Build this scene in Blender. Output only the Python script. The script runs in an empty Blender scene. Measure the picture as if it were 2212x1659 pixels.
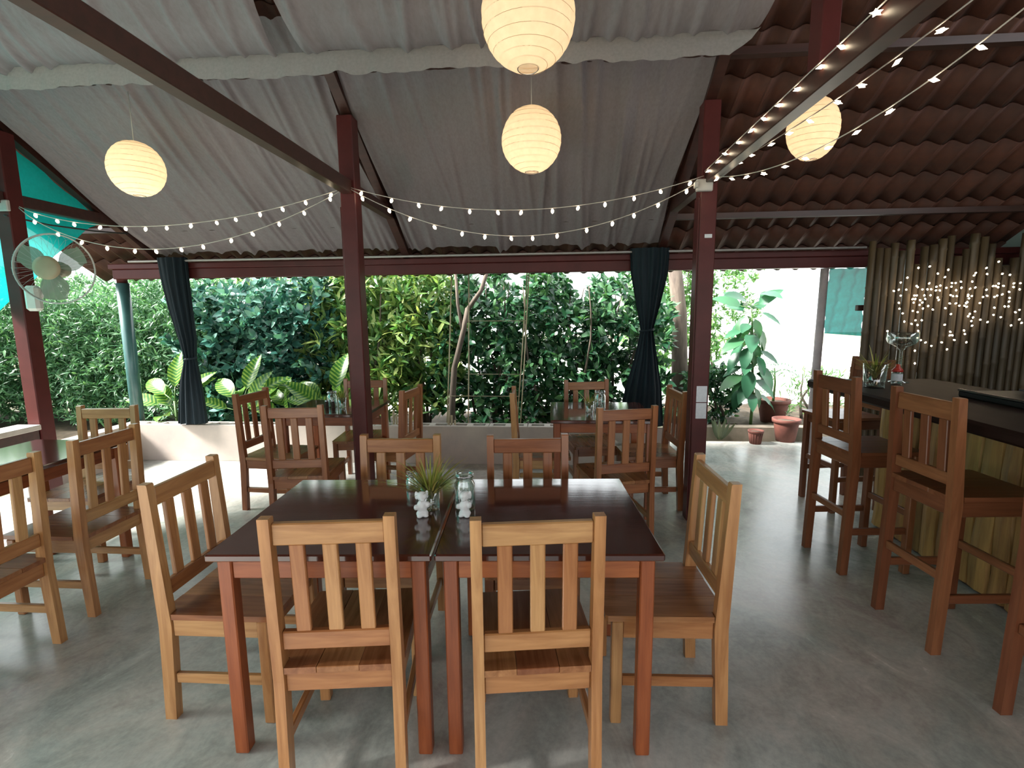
import bpy, bmesh, math, random
import numpy as np
from mathutils import Vector, Matrix, Euler
random.seed(7); rng = np.random.default_rng(11)
sc = bpy.context.scene
COL = sc.collection
PI = math.pi

# ------------------------------------------------------------------ camera
PITCH, ROLL, YAW, CAM_H, FPX = 0.1408, -0.0106, -0.0752, 1.535, 1076.4
fw = Vector((math.sin(YAW)*math.cos(PITCH), math.cos(YAW)*math.cos(PITCH), -math.sin(PITCH)))
r0 = Vector((math.cos(YAW), -math.sin(YAW), 0)); u0 = r0.cross(fw)
rr = math.cos(ROLL)*r0 + math.sin(ROLL)*u0; uu = -math.sin(ROLL)*r0 + math.cos(ROLL)*u0
cd = bpy.data.cameras.new('camera'); cam = bpy.data.objects.new('camera', cd); COL.objects.link(cam)
cam.matrix_world = Matrix(((rr.x, uu.x, -fw.x, 0), (rr.y, uu.y, -fw.y, 0), (rr.z, uu.z, -fw.z, CAM_H), (0, 0, 0, 1)))
cd.sensor_width = 36; cd.lens = 36*FPX/2212; cd.clip_start = .02; cd.clip_end = 200
sc.camera = cam

# ------------------------------------------------------------------ sky, exposure
w = bpy.data.worlds.new('sky'); sc.world = w; w.use_nodes = True
bg = w.node_tree.nodes['Background']; bg.inputs[0].default_value = (.93, .98, 1.0, 1); bg.inputs[1].default_value = 1.6
sd = bpy.data.lights.new('hazy_sun', 'SUN'); sd.energy = 11; sd.angle = math.radians(14); sd.color = (1, .97, .92)
so = bpy.data.objects.new('hazy_sun', sd); COL.objects.link(so)
so.rotation_euler = Vector((.66, .13, -.62)).to_track_quat('-Z', 'Y').to_euler()
vs = sc.view_settings; vs.view_transform = 'Standard'; vs.look = 'None'; vs.gamma = 1; vs.use_curve_mapping = False
vs.exposure = 1.25
try:
    sc.cycles.max_bounces = 8; sc.cycles.transparent_max_bounces = 12
    sc.cycles.sample_clamp_indirect = 6
except Exception: pass

# ------------------------------------------------------------------ materials
MATS = {}
def newmat(name):
    m = bpy.data.materials.new(name); m.use_nodes = True
    nt = m.node_tree; b = nt.nodes['Principled BSDF']
    MATS[name] = m
    return m, nt, b
def setp(b, **k):
    for a, v in k.items():
        b.inputs[a].default_value = v
def ramp(nt, fac, stops):
    r = nt.nodes.new('ShaderNodeValToRGB'); e = r.color_ramp.elements
    while len(e) < len(stops): e.new(.5)
    for i, (p, c) in enumerate(stops):
        e[i].position = p; e[i].color = (*c, 1)
    nt.links.new(fac, r.inputs[0]); return r.outputs[0]
def noise(nt, scale=5, detail=3, rough=.55, stretch=(1, 1, 1), coord='Object', dist=0):
    tc = nt.nodes.new('ShaderNodeTexCoord'); mp = nt.nodes.new('ShaderNodeMapping')
    mp.inputs['Scale'].default_value = stretch
    nt.links.new(tc.outputs[coord], mp.inputs[0])
    n = nt.nodes.new('ShaderNodeTexNoise'); n.inputs['Scale'].default_value = scale
    n.inputs['Detail'].default_value = detail; n.inputs['Roughness'].default_value = rough; n.inputs['Distortion'].default_value = dist
    nt.links.new(mp.outputs[0], n.inputs['Vector']); return n.outputs['Fac']
def mix(nt, fac, a, b_, typ='MIX'):
    m = nt.nodes.new('ShaderNodeMix'); m.data_type = 'RGBA'; m.blend_type = typ
    for s, v in ((m.inputs[0], fac), (m.inputs[6], a), (m.inputs[7], b_)):
        if isinstance(v, (int, float)): s.default_value = v
        elif isinstance(v, tuple): s.default_value = (*v, 1)
        else: nt.links.new(v, s)
    return m.outputs[2]
def bump(nt, b, h, strength=.2, dist=.01):
    n = nt.nodes.new('ShaderNodeBump'); n.inputs['Strength'].default_value = strength; n.inputs['Distance'].default_value = dist
    nt.links.new(h, n.inputs['Height']); nt.links.new(n.outputs[0], b.inputs['Normal'])
def objrand(nt): return nt.nodes.new('ShaderNodeObjectInfo').outputs['Random']
def plain(name, c1, c2=None, rough=.5, scale=8, stretch=(1, 1, 1), bmp=0, coat=0, metal=0, rnd=0, spec=.5, coord='Object', detail=3):
    m, nt, b = newmat(name)
    if c2 is None: c2 = tuple(x*.8 for x in c1)
    n = noise(nt, scale, detail, .6, stretch, coord)
    col = ramp(nt, n, [(.3, c2), (.7, c1)])
    if rnd:
        hsv = nt.nodes.new('ShaderNodeHueSaturation'); mr = nt.nodes.new('ShaderNodeMapRange')
        nt.links.new(objrand(nt), mr.inputs[0]); mr.inputs[3].default_value = 1-rnd; mr.inputs[4].default_value = 1+rnd
        nt.links.new(mr.outputs[0], hsv.inputs['Value']); nt.links.new(col, hsv.inputs['Color']); col = hsv.outputs[0]
    nt.links.new(col, b.inputs['Base Color']); setp(b, Roughness=rough, Metallic=metal)
    b.inputs['Specular IOR Level'].default_value = spec
    if coat: setp(b, **{'Coat Weight': coat, 'Coat Roughness': .12})
    if bmp: bump(nt, b, n, bmp)
    return m
def wood(name, tones, axis, rough=.35, coat=.0, spec=.5):
    m, nt, b = newmat(name)
    st = [26, 26, 26]; st[axis] = 2.2
    g = noise(nt, 1.0, 5, .62, tuple(st), 'Object', .6)
    st2 = [7, 7, 7]; st2[axis] = 1.3
    big = noise(nt, 1.0, 2, .5, tuple(st2))
    base = ramp(nt, objrand(nt), [(0, tones[0]), (.5, tones[1]), (1, tones[2])])
    dark = mix(nt, 1.0, base, (.52, .42, .36), 'MULTIPLY')
    c = mix(nt, ramp(nt, g, [(.35, (0, 0, 0)), (.75, (1, 1, 1))]), dark, base)
    c = mix(nt, ramp(nt, big, [(.52, (0, 0, 0)), (.78, (.55, .55, .55))]), c, dark)
    nt.links.new(c, b.inputs['Base Color']); setp(b, Roughness=rough)
    if coat: setp(b, **{'Coat Weight': coat, 'Coat Roughness': .1})
    b.inputs['Specular IOR Level'].default_value = spec
    bump(nt, b, g, .08, .004)
    return m
TONE = [(.57, .33, .14), (.50, .25, .098), (.42, .18, .068)]
WX, WY, WZ = [wood('honey_wood_'+'xyz'[i], TONE, i, .28) for i in range(3)]
RED = [(.44, .20, .085), (.38, .15, .06), (.32, .115, .047)]  # redder tones put a warm reflection into the back chairs' wood
CX, CY, CZ = [wood('red_reflection_chair_wood_'+'xyz'[i], RED, i, .28) for i in range(3)]
SEATW = wood('worn_seat_wood', [(.40, .19, .075), (.32, .13, .052), (.26, .095, .04)], 1, .25)
DT = [(.31, .125, .052), (.25, .090, .038), (.20, .068, .030)]
SX, SY, SZ = [wood('stool_wood_'+'xyz'[i], DT, i) for i in range(3)]
RT = [(.44, .135, .036), (.36, .10, .03), (.29, .075, .025)]
RX, RY, RZ = [wood('red_table_wood_'+'xyz'[i], RT, i, .35) for i in range(3)]
TOPM = wood('dark_table_top_wood', [(.105, .030, .018), (.09, .025, .016), (.078, .021, .014)], 0, .11, .7, .8)
BARTOP = wood('dark_bar_top_wood', [(.022, .010, .008)]*3, 1, .5, 0, .12)
REDP = plain('oxblood_gloss_paint', (.088, .018, .017), (.066, .014, .013), .36, 6, spec=.2)
DARKBEAM = plain('dark_stained_beam_wood', (.060, .020, .015), (.035, .013, .010), .4, 4, (1, 6, 6))
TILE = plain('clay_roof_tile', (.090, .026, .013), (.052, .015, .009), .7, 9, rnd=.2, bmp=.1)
PLASTER = plain('cement_render', (.52, .44, .38), (.40, .34, .31), .75, 3.5, bmp=.08, detail=6)
BLOCK = plain('grey_concrete_block', (.55, .50, .45), (.42, .39, .36), .85, 30, bmp=.2)
WALLR = plain('pale_green_wall_paint', (.34, .42, .39), (.27, .35, .33), .7, 3)
EARTH = plain('garden_soil', (.14, .10, .065), (.06, .045, .03), .95, 12, bmp=.5, detail=6)
YARD = plain('pale_yard_gravel', (.72, .70, .64), (.60, .58, .52), .9, 25, bmp=.2, detail=6)
TERRA = plain('terracotta', (.17, .055, .038), (.12, .040, .030), .75, 14)  # clay colour lowered evenly in place of shade over the pots
PALEMETAL = plain('pale_painted_metal', (.42, .40, .38), (.36, .34, .33), .4, 20)
WHITEPL = plain('white_plastic', (.62, .62, .58), (.56, .56, .52), .4, 20)
PAPERW = plain('white_paper', (.62, .62, .64), (.52, .53, .56), .8, 60)
BARK = plain('grey_brown_bark', (.13, .10, .075), (.06, .045, .035), .9, 20, (1, 1, .2), bmp=.4)
STEMG = plain('green_stem', (.10, .20, .05), (.07, .13, .04), .6, 10)
STICK = plain('dry_bamboo_stick', (.50, .42, .28), (.36, .29, .18), .55, 14, (1, 1, .15))
GREENPOST = plain('blue_green_gloss_paint', (.055, .13, .125), (.04, .10, .10), .25, 8)
CURTAIN = plain('navy_green_curtain_cloth', (.006, .016, .023), (.003, .008, .012), .75, 40, (1, 1, .1), spec=.3)
CORDW = plain('white_cord', (.55, .50, .46), None, .6)
CORDD = plain('dark_cord', (.03, .03, .03), None, .6)
BAMBOO = plain('aged_bamboo', (.088, .058, .028), (.048, .031, .016), .5, 9, (1, 1, .12), rnd=.35, bmp=.1)
SLATM = plain('rough_yellow_slab_wood', (.40, .22, .066), (.20, .095, .03), .55, 5, (1, 6, .5), rnd=.3, bmp=.25, detail=5)
CERAMIC = plain('white_glazed_ceramic', (.80, .80, .80), (.74, .74, .76), .12, 10)
PEPPER = plain('ground_pepper', (.05, .03, .02), None, .9, 60)
STEEL = plain('shiny_steel', (.6, .6, .62), None, .22, 10, metal=1)
REDLID = plain('red_bottle_cap', (.45, .03, .02), None, .35)
BLACKPL = plain('black_plastic', (.012, .012, .013), None, .35)
FANBL = None

def floor_mat():
    m, nt, b = newmat('polished_concrete')
    n1 = noise(nt, 1.15, 7, .66, (1, 1, 1), 'Object', .9); n2 = noise(nt, 4.5, 8, .7, (1, .7, 1), 'Object', 1.2); n3 = noise(nt, 45, 4, .6)
    c = ramp(nt, n1, [(.30, (.27, .31, .29)), (.44, (.53, .56, .52)), (.56, (.68, .64, .58)), (.70, (.48, .385, .37))])
    c = mix(nt, ramp(nt, n2, [(.35, (0, 0, 0)), (.68, (.75, .75, .75))]), mix(nt, 1.0, c, (.55, .56, .55), 'MULTIPLY'), c)
    c = mix(nt, .22, c, ramp(nt, n3, [(.3, (.16, .16, .16)), (.7, (.48, .47, .45))]))
    nt.links.new(c, b.inputs['Base Color'])
    rg = nt.nodes.new('ShaderNodeMapRange'); nt.links.new(n2, rg.inputs[0]); rg.inputs[3].default_value = .14; rg.inputs[4].default_value = .34
    nt.links.new(rg.outputs[0], b.inputs['Roughness']); bump(nt, b, n2, .06, .01)
    return m
FLOORM = floor_mat()

def cloth_mat(name, col, rough=.9, trans=.3, transp=0.0, weave=0):
    m, nt, b = newmat(name); nt.nodes.remove(b); out = nt.nodes['Material Output']
    d = nt.nodes.new('ShaderNodeBsdfDiffuse'); t = nt.nodes.new('ShaderNodeBsdfTranslucent'); mx = nt.nodes.new('ShaderNodeMixShader')
    n = noise(nt, 60 if not weave else weave, 3, .6, (1, .15, 1) if not weave else (1, 1, 1))
    c = ramp(nt, n, [(.3, tuple(x*.86 for x in col)), (.7, col)])
    nt.links.new(c, d.inputs[0]); nt.links.new(c, t.inputs[0])
    mx.inputs[0].default_value = trans; nt.links.new(d.outputs[0], mx.inputs[1]); nt.links.new(t.outputs[0], mx.inputs[2])
    fin = mx.outputs[0]
    if transp:
        tr = nt.nodes.new('ShaderNodeBsdfTransparent'); m2 = nt.nodes.new('ShaderNodeMixShader'); m2.inputs[0].default_value = transp
        nt.links.new(fin, m2.inputs[1]); nt.links.new(tr.outputs[0], m2.inputs[2]); fin = m2.outputs[0]
    nt.links.new(fin, out.inputs[0]); return m
DRAPE = cloth_mat('thin_white_muslin', (.37, .325, .345), trans=.25, transp=.2)
NET = cloth_mat('teal_shade_net', (.006, .27, .245), trans=.62, transp=.04, weave=40)

def glow(name, col, st):
    m, nt, b = newmat(name); setp(b, **{'Base Color': (*col, 1), 'Emission Color': (*col, 1), 'Emission Strength': st}); return m
BULB = glow('warm_fairy_bulb', (1, .80, .55), 6)
HOT = glow('lamp_bulb', (1, .78, .48), 5)
def paper_mat():
    m, nt, b = newmat('rice_paper'); nt.nodes.remove(b); out = nt.nodes['Material Output']
    d = nt.nodes.new('ShaderNodeBsdfDiffuse'); t = nt.nodes.new('ShaderNodeBsdfTranslucent'); mx = nt.nodes.new('ShaderNodeMixShader')
    n = noise(nt, 26, 4, .6)
    c = ramp(nt, n, [(.3, (.82, .74, .60)), (.7, (.90, .82, .68))])
    nt.links.new(c, d.inputs[0]); nt.links.new(c, t.inputs[0]); mx.inputs[0].default_value = .6
    nt.links.new(d.outputs[0], mx.inputs[1]); nt.links.new(t.outputs[0], mx.inputs[2]); nt.links.new(mx.outputs[0], out.inputs[0])
    return m
PAPER = paper_mat(); RIBW = plain('split_bamboo_rib', (.55, .40, .24), None, .7)
def glass_mat(name='clear_glass', col=(.95, 1, .98), alpha=.82):
    m, nt, b = newmat(name); nt.nodes.remove(b); out = nt.nodes['Material Output']
    g = nt.nodes.new('ShaderNodeBsdfGlossy'); g.inputs[1].default_value = .04; g.inputs[0].default_value = (1, 1, 1, 1)
    t = nt.nodes.new('ShaderNodeBsdfTransparent'); t.inputs[0].default_value = (*[x*.93 for x in col], 1)
    f = nt.nodes.new('ShaderNodeLayerWeight'); f.inputs[0].default_value = .35
    mr = nt.nodes.new('ShaderNodeMapRange'); mr.inputs[3].default_value = .08; mr.inputs[4].default_value = .75
    nt.links.new(f.outputs['Facing'], mr.inputs[0])
    mx = nt.nodes.new('ShaderNodeMixShader'); nt.links.new(mr.outputs[0], mx.inputs[0])
    nt.links.new(t.outputs[0], mx.inputs[1]); nt.links.new(g.outputs[0], mx.inputs[2]); nt.links.new(mx.outputs[0], out.inputs[0]); return m
GLASS = glass_mat()
FANBL = cloth_mat('smoky_fan_blade_plastic', (.26, .31, .25), trans=.45, transp=.08, weave=5)
def leaf_mat(name, cols, rough=.35, trans=.25, island=True):
    m, nt, b = newmat(name); out = nt.nodes['Material Output']
    if island:
        src = nt.nodes.new('ShaderNodeNewGeometry').outputs['Random Per Island']
    else: src = objrand(nt)
    n = len(cols); c = ramp(nt, src, [(i/(n-1) if n > 1 else 0, cols[i]) for i in range(n)])
    nt.links.new(c, b.inputs['Base Color']); setp(b, Roughness=rough)
    t = nt.nodes.new('ShaderNodeBsdfTranslucent'); mx = nt.nodes.new('ShaderNodeMixShader'); mx.inputs[0].default_value = trans
    br = mix(nt, 1.0, c, (1.3, 1.4, .8), 'MULTIPLY'); nt.links.new(br, t.inputs[0])
    nt.links.new(b.outputs[0], mx.inputs[1]); nt.links.new(t.outputs[0], mx.inputs[2]); nt.links.new(mx.outputs[0], out.inputs[0]); return m
L_FINE = leaf_mat('feathery_bamboo_leaf', [(.035, .11, .05), (.085, .22, .10), (.22, .40, .20)], .35)
L_BLUE = leaf_mat('glossy_blue_green_leaf', [(.014, .060, .048), (.05, .16, .125), (.20, .40, .31)], .17, .15)
L_CROT = leaf_mat('yellow_green_croton_leaf', [(.04, .13, .035), (.14, .27, .07), (.42, .50, .16)], .35)
L_DARK = leaf_mat('dark_green_leaf', [(.010, .042, .024), (.028, .10, .045), (.10, .22, .095)], .22)
L_LITE = leaf_mat('light_green_leaf', [(.04, .13, .035), (.08, .20, .05), (.16, .30, .085)], .45, .3)
L_BIG = leaf_mat('broad_soft_green_leaf', [(.02, .09, .045), (.03, .12, .06), (.05, .14, .045)], .4, .2, False)
L_PALM = leaf_mat('pale_palm_leaf', [(.09, .26, .11), (.13, .33, .15)], .45, .3)
L_GRASS = leaf_mat('yellow_green_sprig', [(.14, .17, .025), (.26, .28, .05), (.48, .36, .12)], .5, .2)
L_SNAKE = leaf_mat('grey_green_spear_leaf', [(.05, .075, .04), (.10, .12, .06)], .45, .1, False)
def dieff_mat():
    m, nt, b = newmat('variegated_dumb_cane_leaf'); out = nt.nodes['Material Output']
    tc = nt.nodes.new('ShaderNodeTexCoord'); sp = nt.nodes.new('ShaderNodeSeparateXYZ'); nt.links.new(tc.outputs['Object'], sp.inputs[0])
    ab = nt.nodes.new('ShaderNodeMath'); ab.operation = 'ABSOLUTE'; nt.links.new(sp.outputs[0], ab.inputs[0])
    # oblique veins: sin((y - |x|*.7)*freq)
    m1 = nt.nodes.new('ShaderNodeMath'); m1.operation = 'MULTIPLY_ADD'; nt.links.new(ab.outputs[0], m1.inputs[0]); m1.inputs[1].default_value = -.6; nt.links.new(sp.outputs[1], m1.inputs[2])
    m2 = nt.nodes.new('ShaderNodeMath'); m2.operation = 'MULTIPLY'; nt.links.new(m1.outputs[0], m2.inputs[0]); m2.inputs[1].default_value = 150
    m3 = nt.nodes.new('ShaderNodeMath'); m3.operation = 'SINE'; nt.links.new(m2.outputs[0], m3.inputs[0])
    nn = noise(nt, 16, 3, .6)
    m4 = nt.nodes.new('ShaderNodeMath'); m4.operation = 'MULTIPLY_ADD'; nt.links.new(m3.outputs[0], m4.inputs[0]); m4.inputs[1].default_value = .22; nt.links.new(nn, m4.inputs[2])
    c = ramp(nt, m4.outputs[0], [(.42, (.03, .14, .02)), (.74, (.27, .42, .075))])
    rnd = ramp(nt, objrand(nt), [(.3, (1, 1, 1)), (.95, (1.25, 1.2, 1.1))])
    c = mix(nt, 1.0, c, rnd, 'MULTIPLY')
    nt.links.new(c, b.inputs['Base Color']); setp(b, Roughness=.3)
    t = nt.nodes.new('ShaderNodeBsdfTranslucent'); nt.links.new(c, t.inputs[0]); mx = nt.nodes.new('ShaderNodeMixShader'); mx.inputs[0].default_value = .3
    nt.links.new(b.outputs[0], mx.inputs[1]); nt.links.new(t.outputs[0], mx.inputs[2]); nt.links.new(mx.outputs[0], out.inputs[0]); return m
L_DIEF = dieff_mat()

# ------------------------------------------------------------------ mesh helpers
def mesh(name, verts, faces, mat=None, smooth=False):
    me = bpy.data.meshes.new(name); me.from_pydata([tuple(v) for v in verts], [], faces)
    if mat: me.materials.append(mat)
    if smooth: me.polygons.foreach_set('use_smooth', [True]*len(me.polygons))
    me.update(); return me
def obj(name, me, parent=None, loc=(0, 0, 0), rot=(0, 0, 0), **props):
    o = bpy.data.objects.new(name, me); COL.objects.link(o); o.location = loc; o.rotation_euler = rot
    if parent: o.parent = parent
    for k, v in props.items():
        if v: o[k] = v
    return o
def thing(name, label, cat, loc=(0, 0, 0), rz=0, group=None, kind=None):
    return obj(name, None, None, loc, (0, 0, rz), label=label, category=cat, group=group, kind=kind)
def copy_tree(o, parent=None):
    c = o.copy(); COL.objects.link(c); c.parent = parent
    for ch in list(o.children): copy_tree(ch, c)
    return c
BC = {}
def boxmesh(sx, sy, sz, mat, bev=.004):
    key = (round(sx, 4), round(sy, 4), round(sz, 4), mat.name, bev)
    if key in BC: return BC[key]
    bm = bmesh.new(); bmesh.ops.create_cube(bm, size=1)
    for v in bm.verts: v.co = Vector((v.co.x*sx, v.co.y*sy, v.co.z*sz))
    if bev: bmesh.ops.bevel(bm, geom=bm.edges[:], offset=bev, segments=1, affect='EDGES')
    me = bpy.data.meshes.new('box'); bm.to_mesh(me); bm.free(); me.materials.append(mat); BC[key] = me; return me
def box(name, lo, hi, mat, parent=None, bev=.004, rot=(0, 0, 0), **props):
    s = [hi[i]-lo[i] for i in range(3)]; c = [(hi[i]+lo[i])/2 for i in range(3)]
    return obj(name, boxmesh(*s, mat, bev), parent, c, rot, **props)
def tube_data(pts, rad, n=6, closed=False):
    pts = [Vector(p) for p in pts]; V = []; F = []; m = len(pts)
    rad = rad if isinstance(rad, (list, tuple)) else [rad]*m
    up = None
    for i, p in enumerate(pts):
        a = pts[(i-1) % m] if (i > 0 or closed) else p; b = pts[(i+1) % m] if (i < m-1 or closed) else p
        d = (b-a).normalized() if (b-a).length > 1e-9 else Vector((0, 0, 1))
        if up is None:
            up = Vector((0, 0, 1)) if abs(d.z) < .9 else Vector((1, 0, 0))
        s = d.cross(up).normalized(); t = s.cross(d).normalized(); up = t
        for k in range(n):
            an = 2*PI*k/n; V.append(p + rad[i]*(math.cos(an)*s + math.sin(an)*t))
    for i in range(m if closed else m-1):
        j = (i+1) % m
        for k in range(n):
            k2 = (k+1) % n; F.append((i*n+k, i*n+k2, j*n+k2, j*n+k))
    if not closed:
        F.append(tuple(range(n))[::-1]); F.append(tuple((m-1)*n+k for k in range(n)))
    return V, F
def tube(name, pts, rad, mat, parent=None, n=6, closed=False, loc=(0, 0, 0), rot=(0, 0, 0), **props):
    V, F = tube_data(pts, rad, n, closed); return obj(name, mesh(name, V, F, mat, True), parent, loc, rot, **props)
def lathe(prof, n=24, cap=True):
    V = []; F = []
    for r, z in prof:
        for k in range(n): a = 2*PI*k/n; V.append((r*math.cos(a), r*math.sin(a), z))
    for i in range(len(prof)-1):
        for k in range(n):
            k2 = (k+1) % n; F.append((i*n+k, i*n+k2, (i+1)*n+k2, (i+1)*n+k))
    if cap:
        if prof[0][0] > 1e-5: F.append(tuple(range(n))[::-1])
        if prof[-1][0] > 1e-5: F.append(tuple((len(prof)-1)*n+k for k in range(n)))
    return V, F
def lathe_obj(name, prof, mat, parent=None, n=24, loc=(0, 0, 0), rot=(0, 0, 0), cap=True, **props):
    V, F = lathe(prof, n, cap); return obj(name, mesh(name, V, F, mat, True), parent, loc, rot, **props)
def join(parts):
    V = []; F = []
    for v, f in parts:
        o = len(V); V += list(v); F += [tuple(i+o for i in q) for q in f]
    return V, F
def prism_yz(poly, x0, x1):
    n = len(poly); V = [(x0, y, z) for y, z in poly]+[(x1, y, z) for y, z in poly]
    F = [tuple(range(n)), tuple(range(2*n-1, n-1, -1))]+[(i, i+n, (i+1) % n+n, (i+1) % n) for i in range(n)]
    return V, F

# ------------------------------------------------------------------ structure
obj('floor', mesh('floor', [(-4.75, -4, 0), (4.4, -4, 0), (4.4, 5.95, 0), (1.2, 5.95, 0), (1.2, 5.1, 0), (-4.75, 5.1, 0),
    (-4.75, -4, -.15), (4.4, -4, -.15), (4.4, 5.95, -.15), (1.2, 5.95, -.15), (1.2, 5.1, -.15), (-4.75, 5.1, -.15)],
    [(0, 1, 2, 3, 4, 5), (11, 10, 9, 8, 7, 6)]+[(i, i+6, (i+1) % 6+6, (i+1) % 6) for i in range(6)], FLOORM), kind='structure')
obj('ground', mesh('ground', [(-30, -25, -.16), (30, -25, -.16), (30, 40, -.16), (-30, 40, -.16)], [(0, 1, 2, 3)], plain('dull_earth_and_grass', (.20, .19, .12), (.12, .12, .07), .95, 3, bmp=.2, detail=6)), kind='structure', label='dull earth and grass around the open dining hall')
box('yard', (-3.0, 8.3, -.16), (16, 26, -.12), YARD, kind='structure', label='pale gravel yard beyond the hedge and pots', bev=0)
box('yard', (4.7, 5.0, -.16), (16, 8.29, -.12), YARD, kind='structure', label='pale gravel yard beside the bar', bev=0)
# planting bed: bumpy soil behind the low wall
def bed(name, x0, x1, y0, y1, z, label):
    nx, ny = 40, 10; V = []; F = []
    for j in range(ny+1):
        for i in range(nx+1):
            e = 1 if 0 < i < nx and 0 < j < ny else 0
            V.append((x0+(x1-x0)*i/nx, y0+(y1-y0)*j/ny, (z+random.uniform(-.02, .03)) if e else -.16))
    for j in range(ny):
        for i in range(nx): a = j*(nx+1)+i; F.append((a, a+1, a+nx+2, a+nx+1))
    obj(name, mesh(name, V, F, EARTH, True), kind='structure', label=label)
bed('garden_bed', -10, 1.15, 5.12, 7.6, .06, 'dark soil bed under the hedge behind the low wall')
bed('garden_bed', 1.75, 4.6, 6.28, 8.2, .08, 'soil bed behind the concrete kerb and flower pots')

# low block wall with hollow cells on top and a rendered face
wb = obj('wall_back', None, kind='structure')
box('render_face', (-4.62, 4.93, 0), (1.2, 4.95, .395), PLASTER, wb, .003)
BL, BW, BH = .39, .15, .19
def block_mesh():
    o = [(-BL/2, -BW/2), (BL/2, -BW/2), (BL/2, BW/2), (-BL/2, BW/2)]; V = []; F = []
    cells = []
    for c in (-.095, .095): cells.append([(c-.065, -.042), (c+.065, -.042), (c+.065, .042), (c-.065, .042)])
    xs = [-BL/2, -.16, -.03, .03, .16, BL/2]; ys = [-BW/2, -.042, .042, BW/2]
    idx = {}
    for z in (0, BH):
        for j, y in enumerate(ys):
            for i, x in enumerate(xs): idx[(i, j, z)] = len(V); V.append((x, y, z))
    for i in range(5):
        for j in range(3):
            if j == 1 and i in (1, 3):
                zb = len(V)
                q = [(i, j), (i+1, j), (i+1, j+1), (i, j+1)]
                for (a, b) in q: V.append((xs[a], ys[b], .05))
                for k in range(4):
                    a, b = q[k], q[(k+1) % 4]; F.append((idx[(*a, BH)], idx[(*b, BH)], zb+(k+1) % 4, zb+k))
                F.append((zb, zb+1, zb+2, zb+3))
            else: F.append((idx[(i, j, BH)], idx[(i+1, j, BH)], idx[(i+1, j+1, BH)], idx[(i, j+1, BH)]))
    F.append((idx[(0, 3, 0)], idx[(5, 3, 0)], idx[(5, 0, 0)], idx[(0, 0, 0)]))
    for j0, j1, rng_ in ((0, 0, range(5)), (3, 3, range(4, -1, -1))):
        for i in rng_:
            a, b = (i, i+1) if j0 == 0 else (i+1, i)
            F.append((idx[(a, j0, 0)], idx[(b, j0, 0)], idx[(b, j0, BH)], idx[(a, j0, BH)]))
    for i, rg in ((0, range(2, -1, -1)), (5, range(3))):
        for j in rg:
            a, b = (j, j+1) if i == 5 else (j+1, j)
            F.append((idx[(i, a, 0)], idx[(i, b, 0)], idx[(i, b, BH)], idx[(i, a, BH)]))
    return mesh('block', V, F, BLOCK)
bmh = block_mesh()
n = 14
for row in range(2):
    for k in range(n+1):
        x = -4.42+.4*k - (.2 if row == 0 else 0)
        if x+BL/2 < 1.21: obj('concrete_block', bmh, wb, (x, 5.03, .003+.2*row))
# left low wall, same height
wl = obj('wall_left', None, kind='structure')
box('render_face', (-4.62, 3.8, 0), (-4.47, 4.92, .395), PLASTER, wl, .003)
# upper rail between left post and camera side
t = thing('side_rail', 'dark timber side rail with a daylight-pale top left of the tables', 'rail', (-4.12, 3.5, 0))
box('rail_board', (-.075, -3.2, .52), (.075, .085, .66), DARKBEAM, t)
box('rail_cap', (-.10, -3.2, .66), (.10, .085, .70), plain('daylight_pale_cap', (.55, .50, .45), (.42, .37, .32), .4, 9), t)  # pale cap colour stands in for daylight on the rail's top face
for yy in (-3.0, -1.5): box('rail_post', (-.05, yy-.05, 0), (.05, yy+.05, .52), DARKBEAM, t)

# right wall, pale green
box('wall_right', (4.32, -2.0, 0), (4.45, 5.42, 2.9), WALLR, kind='structure', bev=0)
box('wall_side', (3.32, 5.32, 0), (4.31, 5.42, 2.0), WALLR, kind='structure', bev=0)
# kerb
box('trim_1', (1.62, 6.14, -.15), (4.6, 6.28, .13), plain('shade_darkened_kerb_cement', (.27, .22, .17), (.16, .14, .10), .85, 5, bmp=.2), kind='structure')  # cement colour darkened to stand for shade on the kerb

# ------------------------------------------------------------------ roof
SL = .6; ZE = 2.235
def zr(y): return ZE+SL*(5-y)
RIDGE = .6
ang = math.atan(SL)
roof = obj('roof', None, kind='structure', label='clay tiled pitched roof on dark timber rafters')
TW, TLN = .182, .36
def tile_geo():
    nseg = 8; V = []; F = []
    for (yy) in (0, TLN):
        for th in (0, .012):
            for i in range(nseg+1):
                x = -TW*.56 + TW*1.12*i/nseg; z = .026*math.cos(2*PI*x/TW)+th + (0.016 if yy > 0 else 0)
                V.append((x, yy, z))
    N = nseg+1
    for i in range(nseg):
        F.append((i, i+1, 2*N+i+1, 2*N+i))            # under side
        F.append((N+i+1, N+i, 3*N+i, 3*N+i+1))        # top
        F.append((i+1, i, N+i, N+i+1)); F.append((2*N+i, 2*N+i+1, 3*N+i+1, 3*N+i))
    F.append((0, 2*N, 3*N, N)); F.append((nseg, N+nseg, 3*N+nseg, 2*N+nseg))
    return V, F
TV, TF = tile_geo(); tile_me = mesh('roof_tile', TV, TF, TILE, True)
pitch = .30; rows = int((5.5-RIDGE)/math.cos(ang)/pitch)+1
rest = []
for rw in range(rows):
    s = rw*pitch; y0 = 5.5-s*math.cos(ang)       # lower end of the tile
    for cl in range(int((4.34+5.05)/TW)+1):
        x = -5.0+cl*TW
        yv = y0
        vis = (x > .95 and yv > 2.35 and x < 4.3) or (rw < 3 and x <= .95)
        if vis: obj('roof_tile', tile_me, roof, (x, y0, zr(y0)+.02), (PI-ang, 0, 0) if False else (0, 0, 0))
        else: rest.append((x, y0))
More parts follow.
